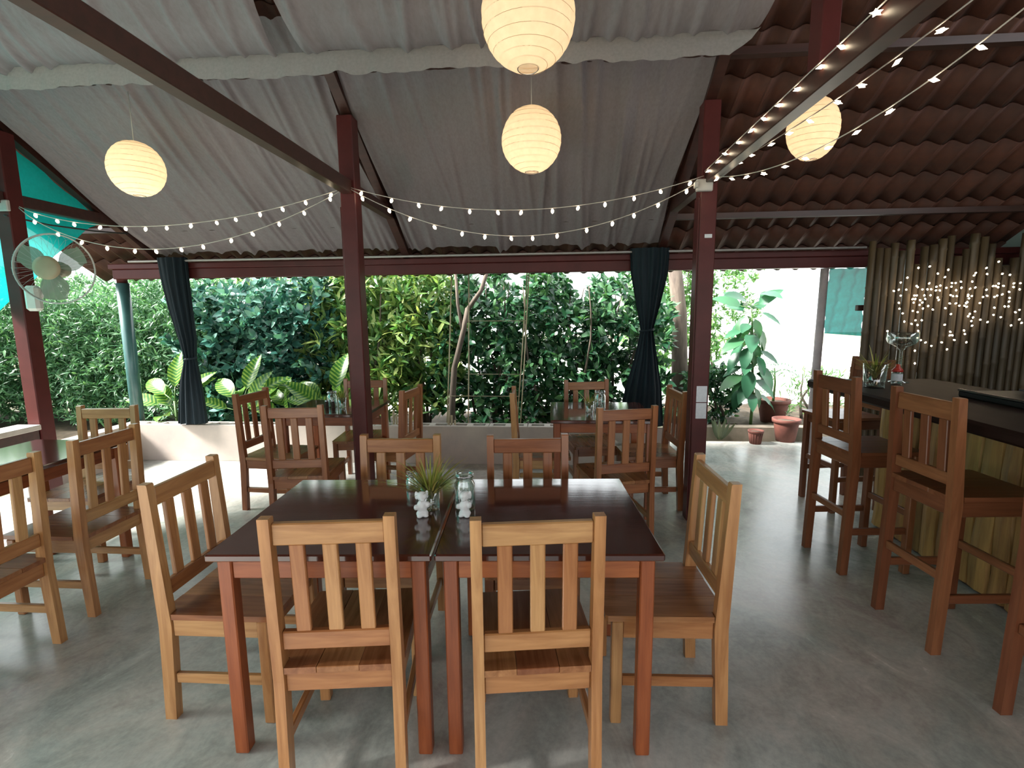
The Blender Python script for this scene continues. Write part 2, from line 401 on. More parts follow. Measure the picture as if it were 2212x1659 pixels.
# orient the single tiles: local +y runs down the slope
R3 = Matrix.Rotation(-ang, 4, 'X')
for o in roof.children:
    o.rotation_euler = (-ang, 0, 0); o.location = (o.location.x, o.location.y-TLN*math.cos(ang), o.location.z+TLN*math.sin(ang))
tv = np.array(TV); ca, sa = math.cos(-ang), math.sin(-ang)
rot = np.stack([tv[:, 0], tv[:, 1]*ca-tv[:, 2]*sa, tv[:, 1]*sa+tv[:, 2]*ca], 1)
V = []; F = []
for x, y0 in rest:
    o = len(V); V += (rot+np.array([x, y0-TLN*math.cos(ang), zr(y0)+.02+TLN*math.sin(ang)])).tolist(); F += [tuple(i+o for i in f) for f in TF]
obj('roof_tiling', mesh('roof_tiling', V, F, TILE, True), roof, kind='stuff')
V = []; F = []                                   # rear slope, corrugated bed
nx = 260
for j in range(2):
    for i in range(nx+1):
        x = -5.05+9.4*i/nx; y = RIDGE-j*4.3; z = zr(RIDGE)+.03-SL*j*4.3+.02*math.cos(2*PI*x/TW)
        V.append((x, y, z)); V.append((x, y, z+.012))
for i in range(nx):
    a = 2*i; b = 2*(nx+1)+2*i
    F += [(a, a+2, b+2, b), (a+1, b+1, b+3, a+3)]
obj('rear_slope', mesh('rear_slope', V, F, TILE), roof, kind='stuff')

def sloped(name, x0, x1, ya, yb, top, depth, mat, parent):
    poly = [(ya, zr(ya)-top-depth), (yb, zr(yb)-top-depth), (yb, zr(yb)-top), (ya, zr(ya)-top)]
    V, F = prism_yz(poly, x0, x1); return obj(name, mesh(name, V, F, mat), parent)
XP = (-4.09, -1.425, 1.075); YP = 3.65
for x in XP: sloped('rafter', x-.035, x+.035, 5.25, RIDGE, .025, .095, DARKBEAM, roof)
for y in (4.72, 3.46, 2.2, .9):
    for xa, xb in ((-5.0, -4.06), (-3.98, -1.465), (-1.385, 1.035), (1.115, 4.3)):
        if y < 3 and xa < 1: pass
        box('purlin', (xa, y-.03, zr(y)-.055), (xb, y+.03, zr(y)-.008), DARKBEAM, roof, 0)

# eave beam with ledger
t = thing('eave_beam', 'long oxblood painted eave beam over the garden opening', 'beam', (0, 5.03, 0))
box('beam', (-4.55, -.04, 1.93), (4.3, .04, 2.03), REDP, t, .006)
box('ledger', (-4.58, -.055, 2.03), (4.3, .05, 2.085), REDP, t, .006)
tube('curtain_rod', [(-4.3, 4.925, 2.10), (-1.4, 4.925, 2.10), (2.9, 4.925, 2.10)], .010, PALEMETAL, None, 8,
     label='thin pale curtain rod running along the eave beam', category='rod')
# posts with tie beams
def post(x, lab):
    t = thing('roof_post', lab, 'post', (x, YP, 0), 0, 'oxblood roof posts')
    box('post_shaft', (-.055, -.06, 0), (.055, .06, zr(YP)-.13), REDP, t, .006)
    box('edge_strip', (-.0645, -.05, 0.0), (-.0555, .05, 2.3), REDP, t, .002)
    return t
post(XP[0], 'oxblood roof post at the left side carrying the wall fan')
post(XP[1], 'oxblood roof post in front of the back table with dumb cane behind')
pr = post(XP[2], 'oxblood roof post with two white notices on its side')
for x, lab in zip(XP, ('dark horizontal tie beam across the left post above the fan', 'dark tie beam crossing the middle post under the white drapes', 'dark tie beam running from the right post past the half hidden lantern')):
    t = thing('tie_beam', lab, 'beam', (x, 0, 0), 0, 'roof tie beams')
    sx = .03
    if x == XP[2]: xx = (-.028, .028)
    for ya, yb in ((-1.5, YP-.062), (YP+.062, 4.60)):
        box('beam', (-.035, ya, 2.385), (.035, yb, 2.475), DARKBEAM, t, .004)
    if x == XP[2]:
        box('king_post', (-.035, 2.16, 2.477), (.035, 2.26, zr(2.2)-.14), REDP, t)
# notices, sticker, clamps
box('paper_notice', (1.045, YP-.0635, .895), (1.118, YP-.0612, 1.01), PAPERW, None, 0, label='upper white paper notice stuck on the right post', category='notice')
box('paper_notice', (1.045, YP-.0635, .775), (1.118, YP-.0612, .888), PAPERW, None, 0, label='lower white paper notice stuck on the right post', category='notice')
box('sticker', (1.055, YP-.0635, 2.03), (1.105, YP-.0612, 2.055), PAPERW, None, .001, label='small white sticker high on the right post', category='sticker')
def clamp(x, lab):
    t = thing('cable_cleat', lab, 'cleat', (x, YP-.062, 2.36), 0, 'pale cable cleats on the posts')
    box('cleat_body', (-.06, -.03, -.03), (.05, -.001, .05), PALEMETAL, t, .006); box('cleat_hook', (-.075, -.05, -.01), (-.05, -.01, .03), PALEMETAL, t, .004)
clamp(XP[0]+.03, 'pale cable cleat on the left post beside the green net'); clamp(XP[2]-.035, 'pale cable cleat on the right post where the light strings meet')
# corner pillar
t = thing('corner_pillar', 'round blue green corner pillar left of the dark curtain', 'pillar', (-4.60, 5.16, 0))
lathe_obj('pillar_shaft', [(.062, 0), (.062, 1.9)], GREENPOST, t, 20); lathe_obj('pillar_cap', [(.05, 1.9), (.05, 2.02)], REDP, t, 16)

# ------------------------------------------------------------------ cloth
def spline(pts, n):
    pts = np.array(pts); d = np.r_[0, np.cumsum(np.hypot(*np.diff(pts, axis=0).T))]; s = np.linspace(0, d[-1], n)
    out = []
    for q in s:
        i = min(np.searchsorted(d, q, 'right')-1, len(pts)-2); i = max(i, 0)
        p0 = pts[max(i-1, 0)]; p1 = pts[i]; p2 = pts[i+1]; p3 = pts[min(i+2, len(pts)-1)]
        u = (q-d[i])/(d[i+1]-d[i])
        out.append(.5*((2*p1)+(-p0+p2)*u+(2*p0-5*p1+4*p2-p3)*u*u+(-p0+3*p1-3*p2+p3)*u**3))
    return np.array(out)
def drape(x0, x1, label, seed, prof):
    r = np.random.default_rng(seed); P = spline(prof, 90); nx = 200; K = len(P)
    folds = [(r.uniform(0, 1), r.uniform(.004, .012), r.uniform(-.10, .10), r.uniform(.5, 1.4)*.026) for _ in range(36)]
    V = []; F = []
    for j in range(K):
        s = j/(K-1); y, z = P[j]
        for i in range(nx+1):
            u = i/nx; h = .004*math.sin(u*55+seed)+.003*math.sin(u*120+s*3)
            for c, wd, dr, am in folds:
                q = (u-c-dr*(s-.4))/wd; h -= am*math.exp(-q*q)*(.7+.3*math.sin(s*7+c*20))
            edge = .02*math.sin(s*8+seed)*(1 if u < .5 else -1)*(abs(u-.5)*2)**6
            V.append((x0+(x1-x0)*u+edge, y, z+h+.012*math.sin(u*PI*9)*math.exp(-((s-.42)/.05)**2)))
    for j in range(K-1):
        for i in range(nx): a = j*(nx+1)+i; F.append((a, a+nx+1, a+nx+2, a+1))
    return obj('ceiling_drape', mesh('drape', V, F, DRAPE, True), label=label, category='drape', group='white ceiling drapes')
FARP = [(4.985, 2.19), (4.6, 2.395), (4.1, 2.68), (3.7, 2.93), (3.47, 3.085), (3.3, 3.19), (3.12, 3.30)]
NEARP = [(2.905, 2.985), (2.86, 2.99), (2.78, 3.02), (2.68, 3.085), (2.5, 3.24), (2.2, 3.56), (1.9, 3.9)]
drape(-4.03, -1.48, 'white muslin drape sloping down to the eave over the left bay', 3, FARP)
drape(-1.37, 1.02, 'white muslin drape sloping down to the eave behind the central lantern', 5, FARP)
drape(-4.03, -1.49, 'upper white muslin drape at the top edge over the left bay', 8, NEARP)
drape(-1.36, 1.09, 'upper white muslin drape behind the largest lantern at the top edge', 9, NEARP)
def valance():
    V = []; F = []; nx, nz = 240, 8
    for j in range(nz+1):
        for i in range(nx+1):
            x = -4.05+5.14*i/nx; hem = 2.857+.006*math.sin(x*9)+.010*max(0, math.sin(x*5.3+1))*math.sin(x*31)
            hem = max(hem, float(np.interp(x, [.90, .95, 1.0, 1.045, 1.08, 1.09], [2.80, 2.872, 2.895, 2.93, 2.975, 2.985])))
            z = 2.992+(hem-2.992)*j/nz
            V.append((x, 2.925+.008*math.sin(x*23)*j/nz+.006*math.sin(x*61)*j/nz-.03*math.sin(PI*.5*j/nz), z))
    for j in range(nz):
        for i in range(nx): a = j*(nx+1)+i; F.append((a, a+1, a+nx+2, a+nx+1))
    return obj('drape_valance', mesh('drape_valance', V, F, cloth_mat('backlit_toned_muslin_hem', (.50, .48, .49), trans=.6), True), label='pale hanging hem strip crossing both ceiling bays', category='drape')  # hem coloured paler than the drapes to carry the backlight
valance()

def curtain(name, keys, y, label, seed):
    # keys: (z, xc, width, depth)
    r = random.Random(seed); ks = np.array(keys); n = 90; nz = 40; V = []; F = []
    ph = r.uniform(0, 6)
    for j in range(nz+1):
        z = ks[0, 0]+(ks[-1, 0]-ks[0, 0])*j/nz
        zz = ks[::-1, 0]; xc, wd, dp = [np.interp(z, zz, ks[::-1, k]) for k in (1, 2, 3)]
        for k in range(n):
            a = 2*PI*k/n; pl = 1+.16*math.sin(11*a+ph+.8*math.sin(j*.12))+.07*math.sin(23*a+ph*2)
            V.append((xc+wd/2*math.cos(a)*(1+.04*math.sin(9*a+j*.1)), y+dp/2*math.sin(a)*pl-.012*math.cos(13*a+ph+j*.05), z))
    for j in range(nz):
        for k in range(n): k2 = (k+1) % n; F.append((j*n+k, (j+1)*n+k, (j+1)*n+k2, j*n+k2))
    t = thing('curtain', label, 'curtain', (0, 0, 0), 0, 'tied dark curtains at the garden opening')
    cl = obj('curtain_cloth', mesh('curtain_cloth', V, F, CURTAIN, True), t)
    k = min(keys, key=lambda q: q[2])
    ring = [(k[1]+k[2]*.53*math.cos(a), y+k[3]*.60*math.sin(a), k[0]+.01*math.cos(a)) for a in np.linspace(0, 2*PI, 25)[:-1]]
    tube('tie_band', ring, .012, CURTAIN, cl, 6, True)
    return t
curtain('c', [(2.13, -3.83, .30, .13), (1.9, -3.82, .28, .13), (1.6, -3.79, .24, .12), (1.3, -3.75, .17, .10), (1.10, -3.74, .11, .08), (.9, -3.76, .20, .10), (.65, -3.77, .27, .12), (.415, -3.78, .31, .13)], 4.93, 'navy curtain tied at its waist beside the round pillar', 1)
curtain('c', [(2.13, .95, .36, .14), (1.9, .95, .34, .14), (1.6, .945, .22, .12), (1.36, .94, .115, .09), (1.1, .935, .21, .11), (.8, .92, .34, .13), (.415, .90, .44, .14)], 4.93, 'navy curtain tied at its waist beside the back right table', 2)

def net(name, fn, nu, nv, label, parent=None):
    V = [fn(i/nu, j/nv) for j in range(nv+1) for i in range(nu+1)]
    F = [(j*(nu+1)+i, j*(nu+1)+i+1, (j+1)*(nu+1)+i+1, (j+1)*(nu+1)+i) for j in range(nv) for i in range(nu)]
    return obj(name, mesh(name, V, F, NET, True), label=label, category='shade net', group='teal shade nets')
def netL(u, v):
    y = 4.58+(.3-4.58)*u; top = zr(y)-.06; bot = np.interp(y, [1.2, 2.6, 3.1, 3.5, 4.36, 4.58], [.74, .74, 1.15, 1.54, 2.33, 2.42])  # low-hanging near part is added out of view to block the sun
    z = top+(bot-top)*v
    return (-4.19+.016*math.sin(9*(z+.5*y))+.012*math.sin(23*z-6*y), y, z)
net('shade_net', netL, 50, 24, 'teal shade net hanging behind the left post and fan')
def netR(u, v):
    z = 1.93-.62*v; x = 2.70+.36*u-.02*v
    return (x, 5.12+.02*math.sin(18*u+4*v)+.012*math.sin(31*v+7*u), z-.03*u*v)
net('shade_net', netR, 24, 30, 'teal shade net hanging beside the bamboo wall')
tube('net_pole', [(2.62, 5.1, 0), (2.63, 5.1, 1.0), (2.64, 5.1, 1.93)], [.045, .038, .036], plain('pale_weathered_pole', (.55, .47, .48), (.42, .36, .37), .8, 12), None, 10, label='slim grey pole holding the small shade net', category='pole')

# ------------------------------------------------------------------ tables
def table(name, label, x, y, rz, sx, sy, h=.76, group=None):
    t = thing(name, label, 'table', (x, y, 0), rz, group)
    box('table_top', (0, 0, h-.026), (sx, sy, h), TOPM, t, .005)
    o = .025; lw = .048
    for a in (o, sx-o-lw):
        for b in (o, sy-o-lw): box('leg', (a, b, 0), (a+lw, b+lw, h-.0262), RZ, t, .004)
    for a in (o+.008, sx-o-.03): box('apron', (a, o+lw, h-.10), (a+.022, sy-o-lw, h-.0262), RY, t, .003)
    for b in (o+.008, sy-o-.03): box('apron', (o+lw, b, h-.10), (sx-o-lw, b+.022, h-.0262), RX, t, .003)
    return t
TA = math.atan(.056)
table('dining_table', 'dark topped table nearest the camera on the left of the joined pair', -1.132, 1.460, TA, .75, .75, group='square dark dining tables')
table('dining_table', 'dark topped table nearest the camera on the right of the joined pair', -.374, 1.503, TA, .75, .75, group='square dark dining tables')
table('dining_table', 'dark topped table behind the middle post before the dumb cane plants', -2.175, 3.73, .03, .735, .68, group='square dark dining tables')
table('dining_table', 'dark topped table in front of the right curtain', .01, 3.57, .0, .77, .76, group='square dark dining tables')
table('dining_table', 'long table reflecting the sky at the far left edge', -3.31, 1.35, 0, .625, 1.56)

# ------------------------------------------------------------------ chairs and stools
def seatframe(t, H, SEAT, D, Wd, mats, stretch, slat0, toprail, botrail, seatmat):
    mx, my, mz = mats; sw = .034; sd = .05; xo = Wd/2-sw/2
    def stile():
        poly = [(-.015-sd/2, 0), (-.015+sd/2-.006, 0), (sd/2, SEAT-.05), (-.022+sd/2-.012, H-.004), (-.022+sd/2-.016, H), (-.022-sd/2+.002, H), (-sd/2, SEAT-.05)]
        V, F = prism_yz(poly, -sw/2, sw/2); return mesh('stile', V, [f[::-1] for f in F], mz)
    sm = stile()
    for s in (-1, 1): obj('back_post', sm, t, (s*xo, 0, 0))
    for s in (-1, 1): box('leg', (s*xo-.02, D-.02, 0), (s*xo+.02, D+.02, SEAT-.0225), mz, t)
    xi = xo-sw/2
    lean = lambda z: -.022*(z-SEAT)/(H-SEAT)
    z0, z1 = toprail; zc = (z0+z1)/2
    box('top_rail', (-xi, lean(zc)-.012, z0), (xi, lean(zc)+.012, z1), mx, t)
    a0, a1 = botrail; ac = (a0+a1)/2
    box('lower_rail', (-xi, lean(ac)-.012, a0), (xi, lean(ac)+.012, a1), mx, t)
    for k in (-1, 0, 1):
        o = box('slat', (k*.1-.023, -.0085, a1-.001), (k*.1+.023, .0085, z0+.001), mz, t, .003, (math.atan2(.022, H-SEAT), 0, 0)); o.location.y = lean((a1+z0)/2)
    # seat boards
    bw = Wd/3
    for k in range(3):
        xa = -Wd/2+k*bw; ya = -.03 if k == 1 else .028
        if k == 1: box('seat_board', (xa+.0004, -.024, SEAT-.022), (xa+bw-.0004, D+.045, SEAT), seatmat, t, .002)
        else:
            sg = -1 if k == 0 else 1; i0, o0, nx_ = bw/2+.0004, Wd/2, xi-.001
            pl = [(i0, -.024), (nx_, -.024), (nx_, .027), (o0, .027), (o0, D+.035), (o0-.01, D+.045), (i0, D+.045)]
            V = [(sg*a, b, SEAT-.022) for a, b in pl]+[(sg*a, b, SEAT) for a, b in pl]; q = len(pl)
            F = [tuple(range(q))[::-1], tuple(range(q, 2*q))]+[(i, (i+1) % q, (i+1) % q+q, i+q) for i in range(q)]
            if sg < 0: F = [f[::-1] for f in F]
            obj('seat_board', mesh('seat_board', V, F, seatmat), t)
    ap0, ap1 = SEAT-.092, SEAT-.0225
    box('apron', (-xi, -.012, ap0), (xi, .010, ap1), mx, t); box('apron', (-xo+.02, D-.012, ap0), (xo-.02, D+.010, ap1), mx, t)
    for s in (-1, 1): box('apron', (s*xo-.011, .026, ap0), (s*xo+.011, D-.02, ap1), my, t)
    for z in stretch[0]:
        for s in (-1, 1): box('stretcher', (s*xo-.011, .016, z-.02), (s*xo+.011, D-.02, z+.02), my, t)
    for z in stretch[1]: box('stretcher', (-xo+.02, D-.011, z-.02), (xo-.02, D+.011, z+.02), mx, t)
    for z in stretch[2]: box('stretcher', (-xi, -.022, z-.02), (xi, 0, z+.02), mx, t)
chair0 = thing('dining_chair', 'x', 'chair')
seatframe(chair0, .937, .437, .375, .405, (WX, WY, WZ), ((.17,), (), ()), 0, (.847, .917), (.492, .554), SEATW)
chair1 = thing('dining_chair', 'x', 'chair')
seatframe(chair1, .937, .437, .375, .405, (CX, CY, CZ), ((.17,), (), ()), 0, (.847, .917), (.492, .554), SEATW)
REFLECT_RED = (5, 6, 7, 8, 9, 10, 12, 13)
CH = [
 (-.670, 1.413, 7, 'slat-backed wooden chair nearest the camera at the left joined table'),
 (-.037, 1.441, 8, 'slat-backed wooden chair nearest the camera at the right joined table'),
 (-1.437, 1.82, -89, 'pale wooden chair pushed in at the left end of the joined tables'),
 (.618, 1.92, 92, 'pale wooden chair pushed in at the right end of the joined tables'),
 (-.747, 2.375, 182, 'wooden chair behind the leafy sprig on the joined tables'),
 (-.106, 2.396, 185, 'wooden chair across the joined tables behind the glass jar'),
 (-1.733, 3.218, 7, 'wooden chair with its back to the camera left of the middle post'),
 (-2.39, 3.83, -94, 'wooden chair at the left side of the table before the dumb cane'),
 (-1.747, 4.57, 186, 'wooden chair half hidden behind the middle post by the hedge'),
 (-1.17, 4.03, 82, 'wooden chair right of the middle post seen almost edge on'),
 (.494, 3.208, 14, 'wooden chair with its back to the camera left of the right post'),
 (-.26, 3.9, -88, 'wooden chair seen edge on left of the table by the right curtain'),
 (.338, 4.46, 190, 'wooden chair behind the table by the right curtain, facing the camera'),
 (.985, 3.985, 95, 'wooden chair squeezed between the right curtain table and the right post'),
 (-2.38, 2.42, 90, 'wooden chair drawn up to the middle of the long left table'),
 (-2.355, 1.84, 90, 'wooden chair cut off by the left picture edge'),
 (-3.04, 3.14, 184, 'wooden chair at the far end of the long left table, facing the camera'),
]
for i, (x, y, a, lab) in enumerate(CH):
    c = chair0 if i == 0 else chair1 if i == 5 else copy_tree(chair1 if i in REFLECT_RED else chair0)
    c.location = (x, y, 0); c.rotation_euler = (0, 0, math.radians(a)); c['label'] = lab; c['group'] = 'slat-backed dining chairs'
stool0 = thing('bar_stool', 'x', 'bar stool')
seatframe(stool0, 1.165, .735, .35, .38, (SX, SY, SZ), ((.26,), (.36,), (.36,)), 0, (1.06, 1.14), (.775, .83), SY)
for i, (x, y, a, lab) in enumerate([
 (1.715, 3.05, -85, 'tall wooden bar stool below the glass of leaves on the bar'),
 (1.730, 2.362, -86, 'tall wooden bar stool nearest in full view at the bar'),
 (1.765, 1.68, -86, 'tall wooden bar stool mostly cut off by the right picture edge'),
 (2.47, 4.03, 99, 'tall wooden bar stool at the far end of the bar before the bamboo wall')]):
    c = stool0 if i == 0 else copy_tree(stool0)
    c.location = (x, y, 0); c.rotation_euler = (0, 0, math.radians(a)); c['label'] = lab; c['group'] = 'tall wooden bar stools'

# ------------------------------------------------------------------ bar
t = thing('bar_counter', 'bar counter with dark top and rough yellow slab front', 'bar', (0, 0, 0))
box('counter_top', (1.84, .7, .99), (2.68, 3.68, 1.05), BARTOP, t, .012)
box('carcass', (2.33, .75, 0), (2.62, 3.6, .989), DARKBEAM, t, .003)
y = .76; k = 0
while y < 3.58:
    wd = random.uniform(.075, .135); y1 = min(y+wd, 3.6); n = 7; V = []
    for i in range(n+1):
        z = .02+.965*i/n; j0, j1 = random.uniform(0, .012), random.uniform(0, .012); dp = random.uniform(.018, .034)
        V += [(2.329, y+j0*.3, z), (2.329-dp*.6, y+j0, z), (2.329-dp, (y+y1)/2+random.uniform(-.01, .01), z), (2.329-dp*.6, y1-j1, z), (2.329, y1-j1*.3, z)]
    F = []
    for i in range(n):
        for q in range(5): a = i*5+q; b = i*5+(q+1) % 5; F.append((a, b, b+5, a+5))
    F += [(4, 3, 2, 1, 0), tuple(n*5+q for q in range(5))]
    obj('front_slab', mesh('front_slab', V, F, SLATM), t); y = y1+.004
# items on the bar
def sprig(name, n, spread, length, mat, parent, loc, seed, wid=.006):
    r = random.Random(seed); V = []; F = []
    for k in range(n):
        a = r.uniform(0, 2*PI); ln = length*r.uniform(.55, 1.15); bend = spread*r.uniform(.2, 1.2); wv = wid*r.uniform(.6, 1.3)
        m = 5; o = len(V)
        for i in range(m+1):
            s = i/m; rad = bend*ln*s**1.5; z = ln*s*(1-.35*bend*s)
            cx, cy = .008*math.cos(a)+rad*math.cos(a), .008*math.sin(a)+rad*math.sin(a)
            ww = wv*(1-s*.9); V += [(cx-ww*math.sin(a), cy+ww*math.cos(a), z), (cx+ww*math.sin(a), cy-ww*math.cos(a), z)]
        for i in range(m): F.append((o+2*i, o+2*i+1, o+2*i+3, o+2*i+2))
    return obj(name, mesh(name, V, F, mat), parent, loc, kind='stuff')
def tumbler(r0, r1, h, th=.003):
    return [(r0, 0), (r0*1.02, .004), (r1, h), (r1-th, h), (r0-th, .012), (0.0005, .010)]
t = thing('glass_vase', 'glass tumbler of green sprigs standing on the bar', 'vase', (2.03, 3.25, 1.05))
lathe_obj('glass', tumbler(.055, .065, .15), GLASS, t, 28); sprig('sprigs', 70, 1.0, .20, L_GRASS, t, (0, 0, .06), 4)
t = thing('sauce_bottle', 'small red capped bottle with a white label on the bar', 'bottle', (2.235, 3.36, 1.05))
bgl = lathe_obj('bottle_glass', [(.028, 0), (.03, .01), (.03, .085), (.02, .10), (.0, .10)], GLASS, t, 20); lathe_obj('label_band', [(.0306, .03), (.0306, .075)], PAPERW, bgl, 20, cap=False)
lathe_obj('cap', [(.032, .088), (.03, .10), (.014, .118), (.012, .135), (0, .137)], REDLID, t, 20)
t = thing('giant_cocktail_glass', 'giant wide bowled cocktail glass standing on the bar', 'glass', (2.34, 3.50, 1.05))
lathe_obj('glass', [(.06, 0), (.06, .004), (.012, .016), (.009, .03), (.009, .21), (.03, .235), (.078, .262), (.088, .29), (.085, .335), (.082, .335), (.084, .29), (.07, .266), (.0, .245)], GLASS, t, 28)
t = thing('serving_tray', 'dark serving tray with a pale rim lying on the bar', 'tray', (2.45, 2.72, 1.05))
box('tray_base', (-.16, -.22, 0), (.16, .22, .03), BLACKPL, t, .004)
for s in (-1, 1): box('tray_rim', (s*.16-.006, -.22, .0302), (s*.16+.006, .22, .042), STEEL, t, .002)

# bamboo wall
t = obj('wall_bar', None, kind='structure', label='wall of upright bamboo poles behind the bar')
x = 2.74
while x < 4.28:
    rd = random.uniform(.026, .036); H = random.choice([1.92, 1.97, 2.05, 2.12, 2.15, 2.08]) + random.uniform(-.03, .03)
    prof = [(rd, 0)]; z = random.uniform(.1, .3)
    while z < H-.05: prof += [(rd*.97, z-.012), (rd*1.09, z), (rd*.97, z+.012)]; z += random.uniform(.32, .42)
    prof.append((rd*.95, H)); V, F = lathe(prof, 7)
    obj('bamboo_pole', mesh('bamboo_pole', V, F, BAMBOO, True), t, (x+rd, 4.62+random.uniform(-.006, .006), 0), (0, 0, random.uniform(0, 1)))
    x += 2*rd+random.uniform(-.002, .004)
for z in (.5, 1.0, 1.55): box('cross_rail', (2.72, 4.67, z-.025), (4.3, 4.71, z+.025), DARKBEAM, t)

# ------------------------------------------------------------------ lanterns
def lantern(x, y, z, D, cordtop, label, pw, sq=1.05):
    t = thing('paper_lantern', label, 'lantern', (x, y, z), random.uniform(0, 6), 'round paper lanterns')
    R = D/2; prof = []; rings = 13; sub = 5; a0 = math.radians(13)
    for i in range(rings*sub+1):
        s = i/(rings*sub); th = -PI/2+a0+(PI-2*a0)*s; ridge = 1+.010*abs(math.cos(PI*i/sub))-.005
        prof.append((R*math.cos(th)*ridge, R*sq*math.sin(th)*ridge))
    V, F = lathe(prof, 40, False); V = [(a*(1+.012*math.sin(5*math.atan2(b, a)+c*9)), b*(1+.012*math.cos(4*math.atan2(b, a))), c) for a, b, c in V]
    sh = obj('paper_shade', mesh('paper_shade', V, F, PAPER, True), t)
    for i in range(0, rings+1, 1):
        th = -PI/2+a0+(PI-2*a0)*i/rings; rr_ = R*math.cos(th)*1.002
        tube('wire_ring', [(rr_*math.cos(a), rr_*math.sin(a), R*sq*math.sin(th)+.004*math.sin(a+i)) for a in np.linspace(0, 2*PI, 33)[:-1]], .0024 if i in (0, rings) else .0009, STEEL if i in (0, rings) else RIBW, sh, 4, True)
    o = lathe_obj('bulb', [(.001, -.05), (.022, -.045), (.03, -.02), (.026, .01), (.014, .035), (.013, .05), (.001, .052)], HOT, t, 14, (0, 0, R*.22))
    lathe_obj('bulb_holder', [(.016, 0), (.018, .06), (.006, .075)], WHITEPL, t, 12, (0, 0, R*.22+.052))
    tube('hanging_cord', [(0, 0, R*.22+.12), (0, 0, cordtop-z)], .003, CORDW, t, 6)
    ld = bpy.data.lights.new('lantern_light', 'POINT'); ld.energy = pw; ld.color = (1, .67, .46); ld.shadow_soft_size = .05
    lo = bpy.data.objects.new('lantern_light', ld); COL.objects.link(lo); lo.parent = t; lo.location = (0, 0, R*.22-.10)
lantern(-.114, 3.42, 2.645, .385, 3.05, 'round paper lantern in the centre before the drape', .62)
lantern(-.088, 2.25, 2.745, .385, 3.55, 'largest round paper lantern cut off by the top edge', .40)
lantern(-2.845, 3.42, 2.55, .345, 3.05, 'round paper lantern hanging over the left bay', .58)
lantern(1.65, 3.45, 2.66, .30, 3.08, 'paper lantern half hidden behind the right tie beam', .34, 1.25)

# ------------------------------------------------------------------ string lights
V, F = lathe([(.0005, -.016), (.007, -.010), (.0095, .0), (.006, .008), (.003, .011)], 7)
bulb_me = mesh('bulb', V, F, BULB, True)
def star():
    # small flower shaped bulb
    V = [(0, 0, .007), (0, 0, -.007)]; F = []
    for k in range(10):
        r = .017 if k % 2 == 0 else .009; a = 2*PI*k/10; V.append((r*math.cos(a), r*math.sin(a), 0))
    for k in range(10):
        k2 = (k+1) % 10; F += [(0, 2+k, 2+k2), (1, 2+k2, 2+k)]
    return mesh('bulb', V, F, BULB)
star_me = star()
def string(A, B, sag, nb, label, start=.04, skew=0, bm=bulb_me, sc_=1.2):
    A, B = Vector(A), Vector(B)
    def pt(t):
        tt = t**(1-skew) if skew else t
        p = A.lerp(B, t); p.z -= 4*sag*tt*(1-tt); return p
    t = thing('string_lights', label, 'string lights', A, 0, 'strings of warm bulbs')
    tube('cord', [pt(i/40)-A for i in range(41)], .0028, CORDW, t, 5)
    for k in range(nb):
        s = start+(1-2*start)*(k+random.uniform(-.12, .12))/(nb-1); s = min(max(s, .01), .99); p = pt(s)-A
        o = obj('bulb', bm, t, p+Vector((random.uniform(-.008, .008), random.uniform(-.008, .008), -.017)), (random.uniform(-.5, .5), random.uniform(-.5, .5), random.uniform(0, 6))); o.scale = (sc_,)*3
zC = 2.43
string((-1.40, 3.575, 2.425), (1.03, 3.575, 2.43), .185, 13, 'upper string of bulbs sagging between middle and right posts')
string((-1.40, 3.57, 2.415), (1.03, 3.57, 2.41), .345, 14, 'lower string of bulbs sagging between middle and right posts')
string((-3.93, 3.575, 2.36), (-1.45, 3.575, 2.42), .19, 14, 'upper string of bulbs sagging between left and middle posts', skew=.15)
string((-3.93, 3.57, 2.35), (-1.45, 3.57, 2.41), .345, 13, 'lower string of bulbs sagging between left and middle posts', skew=.15)
string((1.03, 3.56, 2.455), (1.03, 1.55, 2.475), .0, 12, 'string of bulbs lying along the right tie beam', bm=star_me, sc_=1.15)
string((1.05, 3.555, 2.43), (1.345, 1.50, 2.52), .06, 13, 'middle string of bulbs rising from the right post to the top edge', bm=star_me, sc_=1.15)
string((1.06, 3.55, 2.42), (1.51, 1.50, 2.55), .19, 13, 'lowest string of bulbs rising from the right post to the top edge', bm=star_me, sc_=1.15)
